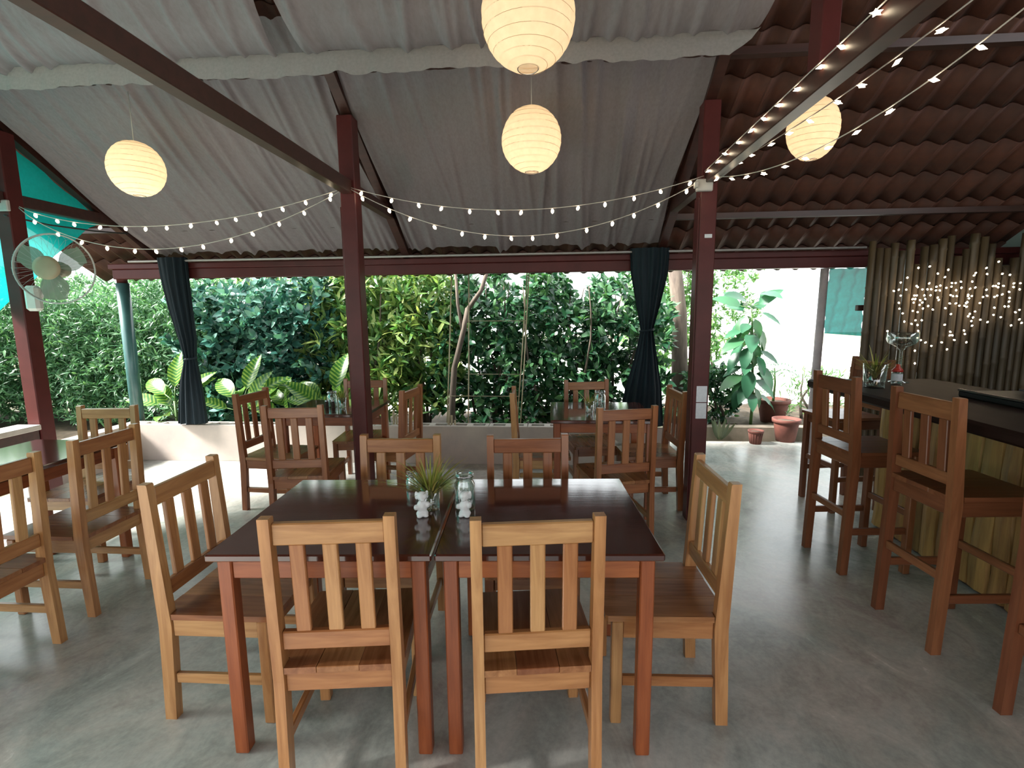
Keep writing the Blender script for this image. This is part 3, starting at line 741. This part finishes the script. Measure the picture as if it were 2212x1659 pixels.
FL = [(3.11,1.88),(3.20,1.89),(3.35,1.86),(3.27,1.83),(3.33,1.80),(3.03,1.80),(2.98,1.76),(2.97,1.70),(2.93,1.69),(3.03,1.70),(2.99,1.65),(2.98,1.59),(2.99,1.54),(3.02,1.50),(3.04,1.43),(3.11,1.73),(3.12,1.72),(3.21,1.75),(3.16,1.70),(3.20,1.70),(3.23,1.70),(3.27,1.72),(3.30,1.73),(3.27,1.69),(3.30,1.69),(3.35,1.71),(3.39,1.75),(3.42,1.75),(3.46,1.76),(3.39,1.72),(3.47,1.71),(3.43,1.69),(3.10,1.65),(3.12,1.65),(3.18,1.65),(3.23,1.65),(3.09,1.62),(3.11,1.62),(3.19,1.62),(3.15,1.61),(3.29,1.63),(3.30,1.61),(3.39,1.65),(3.41,1.64),(3.44,1.64),(3.10,1.59),(3.17,1.59),(3.15,1.57),(3.22,1.56),(3.18,1.54),(3.26,1.53),(3.10,1.52),(3.14,1.51),(3.39,1.58),(3.44,1.58),(3.47,1.56),(3.36,1.54),(3.41,1.49),(3.13,1.44),(3.18,1.44),(3.10,1.41),(3.15,1.40),(3.37,1.40),(3.16,1.35),(3.42,1.34),(3.42,1.31),(3.44,1.31),(3.46,1.27),(3.23,1.25),(3.36,1.25),(3.19,1.27),(3.16,1.29),(3.28,1.22),(3.41,1.19),(3.15,1.18),(3.16,1.07),(3.56,1.25),(3.53,1.35),(3.54,1.32),(3.59,1.39),(3.58,1.43),(3.55,1.47),(3.56,1.49),(3.60,1.51),(3.59,1.46),(3.65,1.44),(3.71,1.42),(3.51,1.56),(3.53,1.55),(3.52,1.58),(3.53,1.59),(3.54,1.62),(3.53,1.64),(3.56,1.64),(3.53,1.65),(3.54,1.70),(3.55,1.76),(3.58,1.71),(3.56,1.81),(3.57,1.83),(3.65,1.87),(3.66,1.82),(3.74,1.92),(3.78,1.82),(3.84,1.81),(3.67,1.69),(3.72,1.72),(3.74,1.72),(3.76,1.74),(3.76,1.71),(3.80,1.72),(3.88,1.74),(3.88,1.71),(3.93,1.74),(3.65,1.63),(3.68,1.64),(3.74,1.63),(3.76,1.64),(3.80,1.65),(3.85,1.67),(3.93,1.69),(3.86,1.62),(3.86,1.59),(3.83,1.55),(3.86,1.55),(3.63,1.58),(3.75,1.54),(3.75,1.48),(3.81,1.46),(3.90,1.39),(3.92,1.50),(3.95,1.52),(3.96,1.44),(3.98,1.41),(2.91,1.35)]
t = thing('fairy_light_net', 'tangle of warm fairy lights spread over the bamboo wall', 'fairy lights', (2.9, 4.55, 1.5))
pts = sorted(FL, key=lambda q: (round(q[1]*5), q[0]*(1 if round(q[1]*5) % 2 else -1)))
tube('wire', [(a-2.9, .008*math.sin(i), b-1.5+.006) for i, (a, b) in enumerate(pts)], .0011, CORDD, t, 4)
V, F = lathe([(.0005, -.010), (.006, -.005), (.0075, .0), (.005, .005), (.002, .008)], 6); fb = mesh('fairy_bulb', V, F, BULB, True)
for a, b in FL: obj('bulb', fb, t, (a-2.9, -.004, b-1.5), (random.uniform(-1, 1), random.uniform(-1, 1), 0))

tube('power_cable', [(-4.06, 3.575, 2.30), (-4.05, 3.9, 2.285), (-4.04, 4.3, 2.30), (-4.03, 4.65, 2.33)], .007, CORDD, None, 6, label='dark power cable under the left tie beam', category='cable')
# ------------------------------------------------------------------ wall fan
t = thing('wall_fan', 'wall fan with clear blades on the left post', 'fan', (-3.69, 3.55, 1.90), math.radians(20))
R = .255
# local: axis along -y
def circ(r, y, n=40): return [(r*math.cos(a), y, r*math.sin(a)) for a in np.linspace(0, 2*PI, n+1)[:-1]]
g = []
for r, y in ((R, 0), (R*.99, .012)): g.append(tube_data(circ(r, y), .006 if r == R else .003, 6, True))
for k in range(30):
    a = 2*PI*k/30; c, s = math.cos(a), math.sin(a)
    g.append(tube_data([(.06*c, -.095, .06*s), (R*.6*c, -.085, R*.6*s), (R*.9*c, -.065, R*.9*s), (R*c, -.01, R*s), (R*.9*c, .05, R*.9*s), (.07*c, .07, .07*s)], .0007, 3))
V, F = join(g); gm = mesh('guard', V, F, PALEMETAL); obj('guard', gm, t)
V, F = lathe([(.0005, .012), (.06, .01), (.085, .004), (.085, -.004), (.0005, -.006)], 28); obj('guard_badge', mesh('badge', V, F, plain('tan_fan_badge', (.33, .27, .17), None, .5), True), t, (0, -.098, 0), (PI/2, 0, 0))
for k in range(3):
    V = []; F = []; m = 10
    for i in range(m+1):
        s = i/m; r = .03+.20*s; wd = .5+.55*math.sin(PI*min(s*1.1, 1)**.8)
        for j in range(7):
            q = j/6-.5; a = q*wd*1.25+2*PI*k/3+.5; V.append((r*math.cos(a), .02*q*1.6, r*math.sin(a)))
    for i in range(m):
        for j in range(6): a = i*7+j; F.append((a, a+1, a+8, a+7))
    obj('blade', mesh('blade', V, F, FANBL, True), t, (0, -.02, 0))
V, F = lathe([(.055, 0), (.06, .05), (.05, .11), (.02, .13), (0.001, .13)], 20); obj('motor', mesh('motor', V, F, plain('tan_motor_plastic', (.34, .30, .22), None, .5), True), t, (0, .01, 0), (-PI/2, 0, 0))
tube('bracket', [(-.02, .12, -.02), (-.10, .13, -.12), (-.17, .10, -.2)], .025, WHITEPL, t, 10)
box('base', (-.24, .04, -.31), (-.15, .12, -.12), WHITEPL, t, .02)

# ------------------------------------------------------------------ things on tables
def jar(name, label, loc, r=.042, h=.125, group=None, fill=None):
    t = thing(name, label, 'jar', loc, 0, group)
    prof = [(r*.9, 0), (r, .008), (r, h*.70), (r*.78, h*.80), (r*.78, h*.84), (r*.86, h*.86), (r*.86, h), (r*.80, h), (r*.72, h*.82), (r*.93, h*.69), (r*.93, .012), (.001, .01)]
    gl = lathe_obj('glass', prof, GLASS, t, 28)
    tube('rim_ring', [(r*.87*math.cos(a), r*.87*math.sin(a), h*.93) for a in np.linspace(0, 2*PI, 29)[:-1]], .004, STEEL, gl, 6, True)
    return t
def figurine(label, loc, rz, tint=None):
    # small standing white animal: one lumpy body with ears, arms and feet
    t = thing('ceramic_figurine', label, 'figurine', loc, rz, 'white ceramic animal figurines')
    parts = [((0, 0, .040), (.021, .018, .030)), ((0, 0, .012), (.025, .022, .014)), ((0, -.004, .082), (.020, .018, .020)), ((0, -.02, .074), (.010, .010, .008)),
             ((-.020, .004, .085), (.008, .005, .018)), ((.020, .004, .085), (.008, .005, .018)), ((-.024, -.006, .040), (.009, .010, .012)), ((.022, -.008, .048), (.008, .010, .013)),
             ((-.012, -.012, .006), (.011, .014, .007)), ((.012, -.012, .006), (.011, .014, .007)), ((0, .02, .02), (.012, .012, .010))]
    bm = bmesh.new()
    for c, s in parts:
        g = bmesh.ops.create_icosphere(bm, subdivisions=2, radius=1)
        for v in g['verts']: v.co = Vector((v.co.x*s[0]+c[0], v.co.y*s[1]+c[1], max(v.co.z*s[2]+c[2], 0)))
    me = bpy.data.meshes.new('figurine'); bm.to_mesh(me); bm.free(); me.materials.append(CERAMIC)
    o = obj('figurine_body', me, t); md = o.modifiers.new('r', 'REMESH'); md.mode = 'VOXEL'; md.voxel_size = .0035; md.use_smooth_shade = True
    return t
Z = .7602
t = thing('glass_vase', 'glass tumbler of yellow green sprigs on the joined tables', 'vase', (-.475, 1.89, Z))
lathe_obj('glass', tumbler(.034, .041, .10), GLASS, t, 28); sprig('sprigs', 150, 1.0, .185, L_GRASS, t, (0, 0, .03), 9, .006)
figurine('white ceramic animal figurine in front of the leafy tumbler', (-.49, 1.81, Z), .35)
jar('glass_jar', 'open glass jar on the joined tables behind the pale figurine', (-.337, 1.895, Z), .041, .15)
figurine('pale ceramic animal figurine in front of the glass jar', (-.325, 1.82, Z), -.1)
jar('glass_jar', 'small glass jar on the joined tables left of the leafy tumbler', (-.61, 2.11, Z), .03, .07)
def shakers(x, y, where, fig):
    for dx, fillm, w_ in ((-.025, PEPPER, 'left'), (.03, PEPPER, 'right')):
        t = thing('pepper_shaker', f'{w_} dark filled shaker {where}', 'shaker', (x+dx, y, Z), 0, 'small shakers')
        lathe_obj('shaker_body', [(.014, 0), (.015, .045), (.012, .05)], fillm, t, 14); lathe_obj('shaker_lid', [(.014, .0502), (.013, .065), (.001, .068)], STEEL, t, 14)
shakers(-1.85, 4.02, 'on the table before the dumb cane plants', 0)
jar('glass_jar', 'glass jar beside the shakers on the table before the dumb cane', (-1.86, 4.10, Z), .045, .13)
t = thing('glass_vase', 'small sprig in a tumbler on the table before the dumb cane', 'vase', (-1.755, 4.06, Z))
lathe_obj('glass', tumbler(.030, .036, .085), GLASS, t, 24); sprig('sprigs', 60, .95, .15, L_GRASS, t, (0, 0, .03), 19, .005)
t = thing('glass_vase', 'tumbler of yellow twigs on the table by the right curtain', 'vase', (.315, 3.88, Z))
lathe_obj('glass', tumbler(.030, .036, .085), GLASS, t, 24); sprig('sprigs', 22, .9, .17, L_GRASS, t, (0, 0, .03), 29, .005)
jar('glass_jar', 'glass jar on the table by the right curtain', (.41, 4.02, Z), .046, .15)

# bamboo sticks in the wall cells, trellis
for x, lab in ((-3.73, 'pair of short bamboo sticks in the wall near the left curtain'), (-1.60, 'pair of short bamboo sticks in the wall right of the middle post'), (-1.02, 'cluster of short bamboo sticks in the wall below the trellis')):
    t = thing('stick_bundle', lab, 'sticks', (x, 5.03, .24))
    for k in range(3 if x > -1.2 else 2): tube('stick', [(k*.035-.03, 0, 0), (k*.035-.03+random.uniform(-.008, .008), 0, .30-.05*k)], .012, STICK, t, 8)
t = thing('garden_trellis', 'thin bamboo and wire trellis standing behind the low wall', 'trellis', (0, 5.25, 0))
for a, b in (((-1.13, .05), (-1.015, 1.98)), ((-.885, .05), (-.835, 1.98)), ((-.33, .05), (-.205, 1.98)), ((-.37, .05), (-.225, 1.98))):
    tube('upright', [(a[0], 0, a[1]), ((a[0]+b[0])/2+.004, 0, (a[1]+b[1])/2), (b[0], 0, b[1])], .007, STICK, t, 6)
for a, b, z in ((-.855, -.24, 1.46), (-.875, -.29, .897), (-1.10, -.31, .66)): tube('wire', [(a, -.008, z), (b, -.008, z-.003)], .003, STICK, t, 5)

# ------------------------------------------------------------------ garden
def leaves(P, D, N, L, Wd, fold=.25, droop=.2):
    """P base points, D directions, N normals (k,3); returns verts, faces of folded leaves (6 verts, 4 quads/tris)."""
    D = D/np.linalg.norm(D, axis=1, keepdims=True); S = np.cross(D, N); S /= np.linalg.norm(S, axis=1, keepdims=True)+1e-9; N = np.cross(S, D)
    L = L[:, None]; Wd = Wd[:, None]; k = len(P)
    b = P; m1 = P+D*L*.45; tip = P+D*L-N*L*droop
    l1 = P+D*L*.33+S*Wd*.5+N*Wd*fold*.6; r1 = P+D*L*.33-S*Wd*.5+N*Wd*fold*.6
    l2 = P+D*L*.72+S*Wd*.36+N*Wd*fold*.3-N*L*droop*.5; r2 = P+D*L*.72-S*Wd*.36+N*Wd*fold*.3-N*L*droop*.5
    m2 = P+D*L*.70-N*L*droop*.5
    V = np.stack([b, l1, r1, l2, r2, tip, m1, m2], 1).reshape(-1, 3)
    base = (np.arange(k)*8)[:, None]
    T = np.array([[0, 6, 1, 0], [0, 2, 6, 0]]); Q = np.array([[1, 6, 7, 3], [2, 4, 7, 6]]); T2 = np.array([[3, 7, 5, 3], [7, 4, 5, 7]])
    tri = np.concatenate([(base+t_[:3]).reshape(-1, 3) for t_ in np.concatenate([T, T2])]); quad = np.concatenate([(base+q) for q in Q])
    return V, tri, quad
def np_mesh(name, V, tri, quad, mat):
    me = bpy.data.meshes.new(name); nv = len(V); nt_, nq = len(tri), len(quad)
    me.vertices.add(nv); me.vertices.foreach_set('co', V.astype(np.float32).ravel())
    me.loops.add(nt_*3+nq*4); me.loops.foreach_set('vertex_index', np.concatenate([tri.ravel(), quad.ravel()]).astype(np.int32))
    me.polygons.add(nt_+nq)
    st = np.concatenate([np.arange(nt_)*3, nt_*3+np.arange(nq)*4]).astype(np.int32)
    me.polygons.foreach_set('loop_start', st); me.polygons.foreach_set('use_smooth', np.ones(nt_+nq, bool))
    me.materials.append(mat); me.update(calc_edges=True); me.validate(); return me
def bush(name, label, cat, x0, x1, y0, y1, z0, z1, clusters, per, ll, lw, mat, group=None, upright=.5, droop=.2, stems=4, gap=.0, top=None, seed=0, base=.05):
    r = np.random.default_rng(seed+100)
    C = np.stack([r.uniform(x0, x1, clusters), r.uniform(y0, y1, clusters), z0+(z1-z0)*r.uniform(0, 1, clusters)**.9], 1)
    # rounded top / sides
    u = (C[:, 0]-x0)/(x1-x0)*2-1; h = (C[:, 2]-z0)/(z1-z0)
    keep = (h < 1-.25*np.abs(u)**3+.12*np.sin(C[:, 0]*7+seed)) 
    if gap: 
        f = np.sin(C[:, 0]*9+seed)+np.sin(C[:, 2]*11+seed*2)+np.sin(C[:, 0]*17+C[:, 2]*13); keep &= f > gap
    C = C[keep]; k = len(C); cx = np.array([(x0+x1)/2, (y0+y1)/2, z0])
    out = C-cx; out[:, 2] = np.abs(out[:, 2])*.4; out += r.normal(0, .35, out.shape); out /= np.linalg.norm(out, axis=1, keepdims=True)
    axis = out*(1-upright)+np.array([0, -.25, 1])*upright; axis /= np.linalg.norm(axis, axis=1, keepdims=True)
    P = np.repeat(C, per, 0)+r.normal(0, ll*.18, (k*per, 3)); A = np.repeat(axis, per, 0)
    D = A*.55+r.normal(0, .55, P.shape); N = np.array([0, -.45, .85])+r.normal(0, .45, P.shape)
    L = ll*r.uniform(.6, 1.25, len(P)); Wd = lw*r.uniform(.7, 1.2, len(P))
    V, tri, quad = leaves(P, D, N, L, Wd, .25, droop)
    ctr = ((x0+x1)/2, (y0+y1)/2, base)
    t = thing(name, label, cat, ctr, 0, group)
    obj('foliage', np_mesh('foliage', V-np.array(ctr), tri, quad, mat), t, kind='stuff')
    for s in range(stems):
        px, py = r.uniform(x0+.15*(x1-x0), x1-.15*(x1-x0)), r.uniform(y0+.2*(y1-y0), y1)
        pts = []; n = 7; dx, dy = r.normal(0, .18, 2)
        for i in range(n): q = i/(n-1); pts.append((px+dx*q+.04*math.sin(q*7+s)-ctr[0], py+dy*q-ctr[1], (z1*.9-base)*q))
        tube('stem', pts, [.022*(1-.7*i/(n-1)) for i in range(n)], BARK, t, 6)
    return t
HG = 'hedge shrubs behind the low wall'
# feathery bamboo hedge at the left
for i, (a, b, lab) in enumerate(((-11.5, -8.2, 'feathery bamboo clump at the far left behind the rail'), (-8.3, -6.2, 'feathery bamboo clump between the left post and the fan'), (-6.3, -4.3, 'feathery bamboo clump behind the round pillar'))):
    bush('bamboo_clump', lab, 'bamboo', a, b, 6.0-.3*(i == 0), 7.6, .15, 2.25-.1*i, 4600, 9, .10, .021, L_FINE, 'feathery bamboo clumps', .35, .3, 9, seed=i)
bush('bamboo_clump', 'feathery bamboo clump beyond the open left side', 'bamboo', -9.5, -7.0, 1.5, 6.0, .0, 2.0, 3600, 8, .11, .026, L_FINE, 'feathery bamboo clumps', .35, .3, 6, seed=8)
bush('glossy_shrub', 'glossy blue green shrub right of the left curtain', 'shrub', -4.75, -3.55, 5.85, 6.9, .15, 1.95, 640, 8, .135, .074, L_BLUE, HG, .4, .15, 5, seed=21)
bush('glossy_shrub', 'dense glossy shrub between left curtain and yellow green croton', 'shrub', -3.65, -2.65, 5.85, 6.8, .15, 2.1, 640, 8, .13, .070, L_BLUE, HG, .4, .15, 5, seed=22)
bush('yellow_shrub', 'pale yellow green treetop above the glossy shrub', 'shrub', -5.2, -3.4, 7.0, 8.0, 1.2, 2.6, 500, 8, .09, .04, L_CROT, HG, .5, .2, 3, seed=23)
bush('croton_shrub', 'yellow green croton left of the middle post', 'shrub', -3.05, -1.75, 5.95, 6.9, .35, 2.25, 520, 12, .19, .045, L_CROT, HG, .55, .25, 5, seed=24)
bush('croton_shrub', 'yellow green croton right of the middle post', 'shrub', -1.95, -1.15, 5.95, 6.8, .3, 2.3, 380, 11, .18, .044, L_CROT, HG, .55, .25, 4, seed=25)
bush('dark_shrub', 'dark leafy shrub behind the trellis', 'shrub', -1.45, -.25, 5.95, 7.1, .15, 2.12, 800, 8, .135, .062, L_DARK, HG, .4, .25, 6, -1.3, seed=26)
bush('dark_shrub', 'dark leafy shrub between trellis and right curtain', 'shrub', -.4, .6, 5.95, 7.1, .1, 2.04, 740, 8, .13, .060, L_DARK, HG, .4, .25, 6, -1.25, seed=27)
bush('dark_shrub', 'dark leafy shrub behind the right curtain', 'shrub', .45, 1.45, 5.95, 7.1, .1, 1.95, 660, 8, .13, .060, L_DARK, HG, .4, .25, 6, -1.2, seed=28)
bush('light_shrub', 'light green tree foliage right of the right curtain', 'tree', 1.2, 2.5, 7.3, 8.6, .7, 2.8, 1100, 9, .09, .036, L_LITE, HG, .45, .25, 4, -.8, seed=29)
bush('light_shrub', 'light green tree foliage behind the broad leaved plant', 'tree', 2.2, 3.3, 8.0, 9.2, .9, 2.7, 560, 9, .08, .03, L_LITE, HG, .45, .25, 3, -.3, seed=30)
bush('low_shrub', 'low dark shrub in the bed beside the notices', 'shrub', 1.8, 2.5, 6.5, 7.0, .1, .85, 170, 8, .09, .045, L_DARK, HG, .4, .25, 4, seed=31, base=.08)
bush('sparse_shrub', 'wispy pale shrub against the bright yard by the bar', 'shrub', 2.9, 4.0, 6.6, 7.3, .1, .75, 110, 7, .11, .016, L_LITE, HG, .7, .3, 4, seed=32, base=.08)
tube('tree_trunk', [(1.82, 7.0, 0), (1.80, 7.02, .8), (1.77, 7.0, 1.5), (1.66, 7.0, 2.3)], [.13, .11, .10, .09], BARK, None, 12, label='grey tree trunk seen between right curtain and right post', category='trunk')
t = thing('garden_tree', 'slender grey forked tree growing behind the trellis', 'tree', (-1.16, 5.75, .05))
tube('trunk', [(0, 0, 0), (.01, 0, .4), (.05, 0, .85), (.17, 0, 1.3), (.22, .02, 1.55)], [.045, .04, .034, .03, .027], BARK, t, 10)
tube('branch', [(.21, .02, 1.52), (.38, .03, 1.75), (.5, .05, 2.1)], [.027, .024, .02], BARK, t, 8); tube('branch', [(.16, 0, 1.28), (.1, .05, 1.6), (.08, .06, 2.05)], [.022, .018, .015], BARK, t, 8)

# big leaves, one object each
def leaf_mesh(L, Wd, arch, fold, mat, nL=9, shape=.8):
    V = []; F = []
    for i in range(nL+1):
        s = i/nL; wv = Wd*.5*math.sin(PI*min(1, s**shape))**.85 if 0 < s < 1 else .001
        y = L*s*(1-.18*arch*s); z = -arch*L*.55*s*s
        for q in (-1, -.5, 0, .5, 1): V.append((q*wv, y, z+fold*wv*abs(q)**1.3-.02*Wd*math.sin(s*22)*abs(q)))
    for i in range(nL):
        for j in range(4): a = i*5+j; F.append((a, a+1, a+6, a+5))
    return mesh('leaf', V, F, mat, True)
DL = [leaf_mesh(.50, .20, .35, .35, L_DIEF), leaf_mesh(.44, .18, .6, .3, L_DIEF), leaf_mesh(.36, .14, .2, .4, L_DIEF)]
def dieff(label, x, y, z, n, seed, fixed):
    r = random.Random(seed); t = thing('dumb_cane_plant', label, 'plant', (x, y, z), 0, 'variegated dumb cane plants')
    tube('stem', [(0, 0, 0), (.01, 0, .25), (.0, 0, .49)], [.022, .02, .014], STEMG, t, 8)
    specs = list(fixed)+[(r.uniform(0, 360), r.uniform(15, 60), r.uniform(.18, .38), r.choice((0, 1, 2))) for _ in range(n-len(fixed))]
    for az, el, h, kind in specs:
        a = math.radians(az); e = math.radians(el); d = Vector((math.cos(a)*math.cos(e), math.sin(a)*math.cos(e), math.sin(e)))
        p0 = Vector((0, 0, h+.10)); p1 = p0+d*.18
        tube('stalk', [p0, p0.lerp(p1, .5)+Vector((0, 0, .01)), p1], .006, STEMG, t, 5)
        yax = d; up = Vector((0, 0, 1)) if abs(d.z) < .93 else Vector((-math.cos(a), -math.sin(a), 0))
        # turn the face of upright leaves to the open side
        nrm = (up*.6+Vector((0, -1, .2))*.7); xax = yax.cross(nrm).normalized(); zax = xax.cross(yax).normalized()
        o = obj('leaf', DL[kind], t); o.matrix_local = Matrix(((xax.x, yax.x, zax.x, p1.x), (xax.y, yax.y, zax.y, p1.y), (xax.z, yax.z, zax.z, p1.z), (0, 0, 0, 1))); s = r.uniform(.85, 1.1); o.scale = (s, s, s)
dieff('dumb cane plant between the round pillar and the left curtain', -4.42, 5.50, .06, 9, 1, [(95, 78, .38, 0), (165, 35, .36, 1), (195, 20, .3, 1), (20, 45, .34, 0), (0, 20, .25, 2)])
dieff('dumb cane plant just right of the left curtain', -3.55, 5.45, .06, 9, 2, [(70, 68, .36, 0), (160, 40, .32, 1), (20, 40, .34, 1), (200, 25, .25, 2)])
dieff('dumb cane plant with striped leaves left of the middle post', -2.50, 5.48, .06, 10, 3, [(75, 65, .36, 0), (35, 50, .34, 0), (15, 30, .3, 0), (165, 35, .32, 1), (185, 20, .3, 1)])
dieff('small dumb cane plant right of the chair back by the left table', -3.0, 5.5, .02, 6, 4, [(150, 40, .25, 1), (190, 30, .2, 1)])
BLF = [leaf_mesh(.38, .17, .55, .12, L_BIG, shape=.75), leaf_mesh(.32, .15, .7, .15, L_BIG, shape=.75), leaf_mesh(.27, .12, .3, .15, L_BIG, shape=.75)]
t = thing('broad_leaved_plant', 'tall plant with drooping broad soft green leaves by the right post', 'plant', (2.5, 6.4, .10))
r = random.Random(5)
tube('stem', [(0.05, 0, 0), (.06, 0, .35), (.03, 0, .8), (.0, 0, 1.3), (-.03, 0, 1.6)], [.02, .018, .016, .012, .006], STEMG, t, 8)
for k in range(58):
    z = .35+1.25*(k/57); az = k*2.4+r.uniform(-.3, .3); el = math.radians(r.uniform(-70, -15) if z < 1.4 else r.uniform(-10, 40))
    d = Vector((math.cos(az)*math.cos(el), math.sin(az)*math.cos(el), math.sin(el))); p0 = Vector((.03-.04*z, 0, z)); out = Vector((math.cos(az), math.sin(az), .25)); p1 = p0+out*r.uniform(.05, .14)
    tube('stalk', [p0, p1], .004, STEMG, t, 4)
    nrm = Vector((math.cos(az)*.6, math.sin(az)*.6-.5, .8)); xax = d.cross(nrm).normalized(); zax = xax.cross(d).normalized()
    o = obj('leaf', BLF[k % 3], t); o.matrix_local = Matrix(((xax.x, d.x, zax.x, p1.x), (xax.y, d.y, zax.y, p1.y), (xax.z, d.z, zax.z, p1.z), (0, 0, 0, 1)))
def pot(name, label, x, y, z, r, h, group='terracotta pots by the kerb'):
    t = thing(name, label, 'pot', (x, y, z), 0, group)
    lathe_obj('pot_body', [(r*.70, 0), (r*.92, h*.82), (r*.92, h*.83), (r*1.04, h*.84), (r*1.06, h), (r*.95, h), (r*.88, h*.86), (.001, h*.84)], TERRA, t, 28)
    lathe_obj('soil', [(r*.90, h*.80), (r*.905, h*.875), (.001, h*.89)], EARTH, t, 20)
    return t
pot('flower_pot', 'large terracotta pot on the floor beyond the right post', 2.80, 6.0, 0, .148, .27)
pot('flower_pot', 'brown terracotta pot standing behind the large one', 2.95, 6.72, .08, .2, .30)
t = pot('flower_pot', 'small ribbed terracotta pot in front of the kerb', 2.40, 5.86, 0, .082, .16)
for k in range(16): a = 2*PI*k/16; tube('rib', [(.058*math.cos(a), .058*math.sin(a), .005), (.0745*math.cos(a), .0745*math.sin(a), .125)], .005, TERRA, t, 4)
# potted palm
t = thing('potted_palm', 'pale feathery palm growing in the rear terracotta pot', 'palm', (2.95, 6.72, .345))
tube('stem', [(0, 0, 0), (.01, 0, .25), (-.01, 0, .45)], [.018, .014, .01], STEMG, t, 8)
for k in range(11):
    az = k*2*PI/11+.2; V = []; fr = []
    p = [Vector((0, 0, .38+.1*(k % 2)))+Vector((math.cos(az)*.30*s, math.sin(az)*.30*s, .26*s-.34*s*s)) for s in np.linspace(0, 1, 8)]
    fr.append(tube_data(p, .003, 4))
    for i in range(1, 8):
        for s in (-1, 1):
            side = Vector((-math.sin(az), math.cos(az), 0))*s; b = p[i]; tip = b+side*.11*(1-.4*i/8)+Vector((math.cos(az), math.sin(az), 0))*.05+Vector((0, 0, -.03)); n_ = Vector((0, 0, 1)).cross(tip-b).normalized()*.008
            fr.append(([b, b.lerp(tip, .5)+n_, tip, b.lerp(tip, .5)-n_], [(0, 1, 2, 3)]))
    V, F = join(fr); obj('frond', mesh('frond', V, F, L_PALM), t)
# snake plant tuft
t = thing('spear_leaved_plant', 'grey green spear leaved tuft in front of the kerb', 'plant', (2.05, 6.02, 0))
SM = leaf_mesh(.26, .045, -.15, .3, L_SNAKE, 5)
for k in range(9):
    az = k*.7; el = math.radians(random.uniform(55, 80)); d = Vector((math.cos(az)*math.cos(el), math.sin(az)*math.cos(el), math.sin(el))); nrm = Vector((math.cos(az)*.3, -1, .2)); xax = d.cross(nrm).normalized(); zax = xax.cross(d).normalized()
    o = obj('leaf', SM, t); o.matrix_local = Matrix(((xax.x, d.x, zax.x, .02*math.cos(az)), (xax.y, d.y, zax.y, .02*math.sin(az)), (xax.z, d.z, zax.z, 0), (0, 0, 0, 1)))
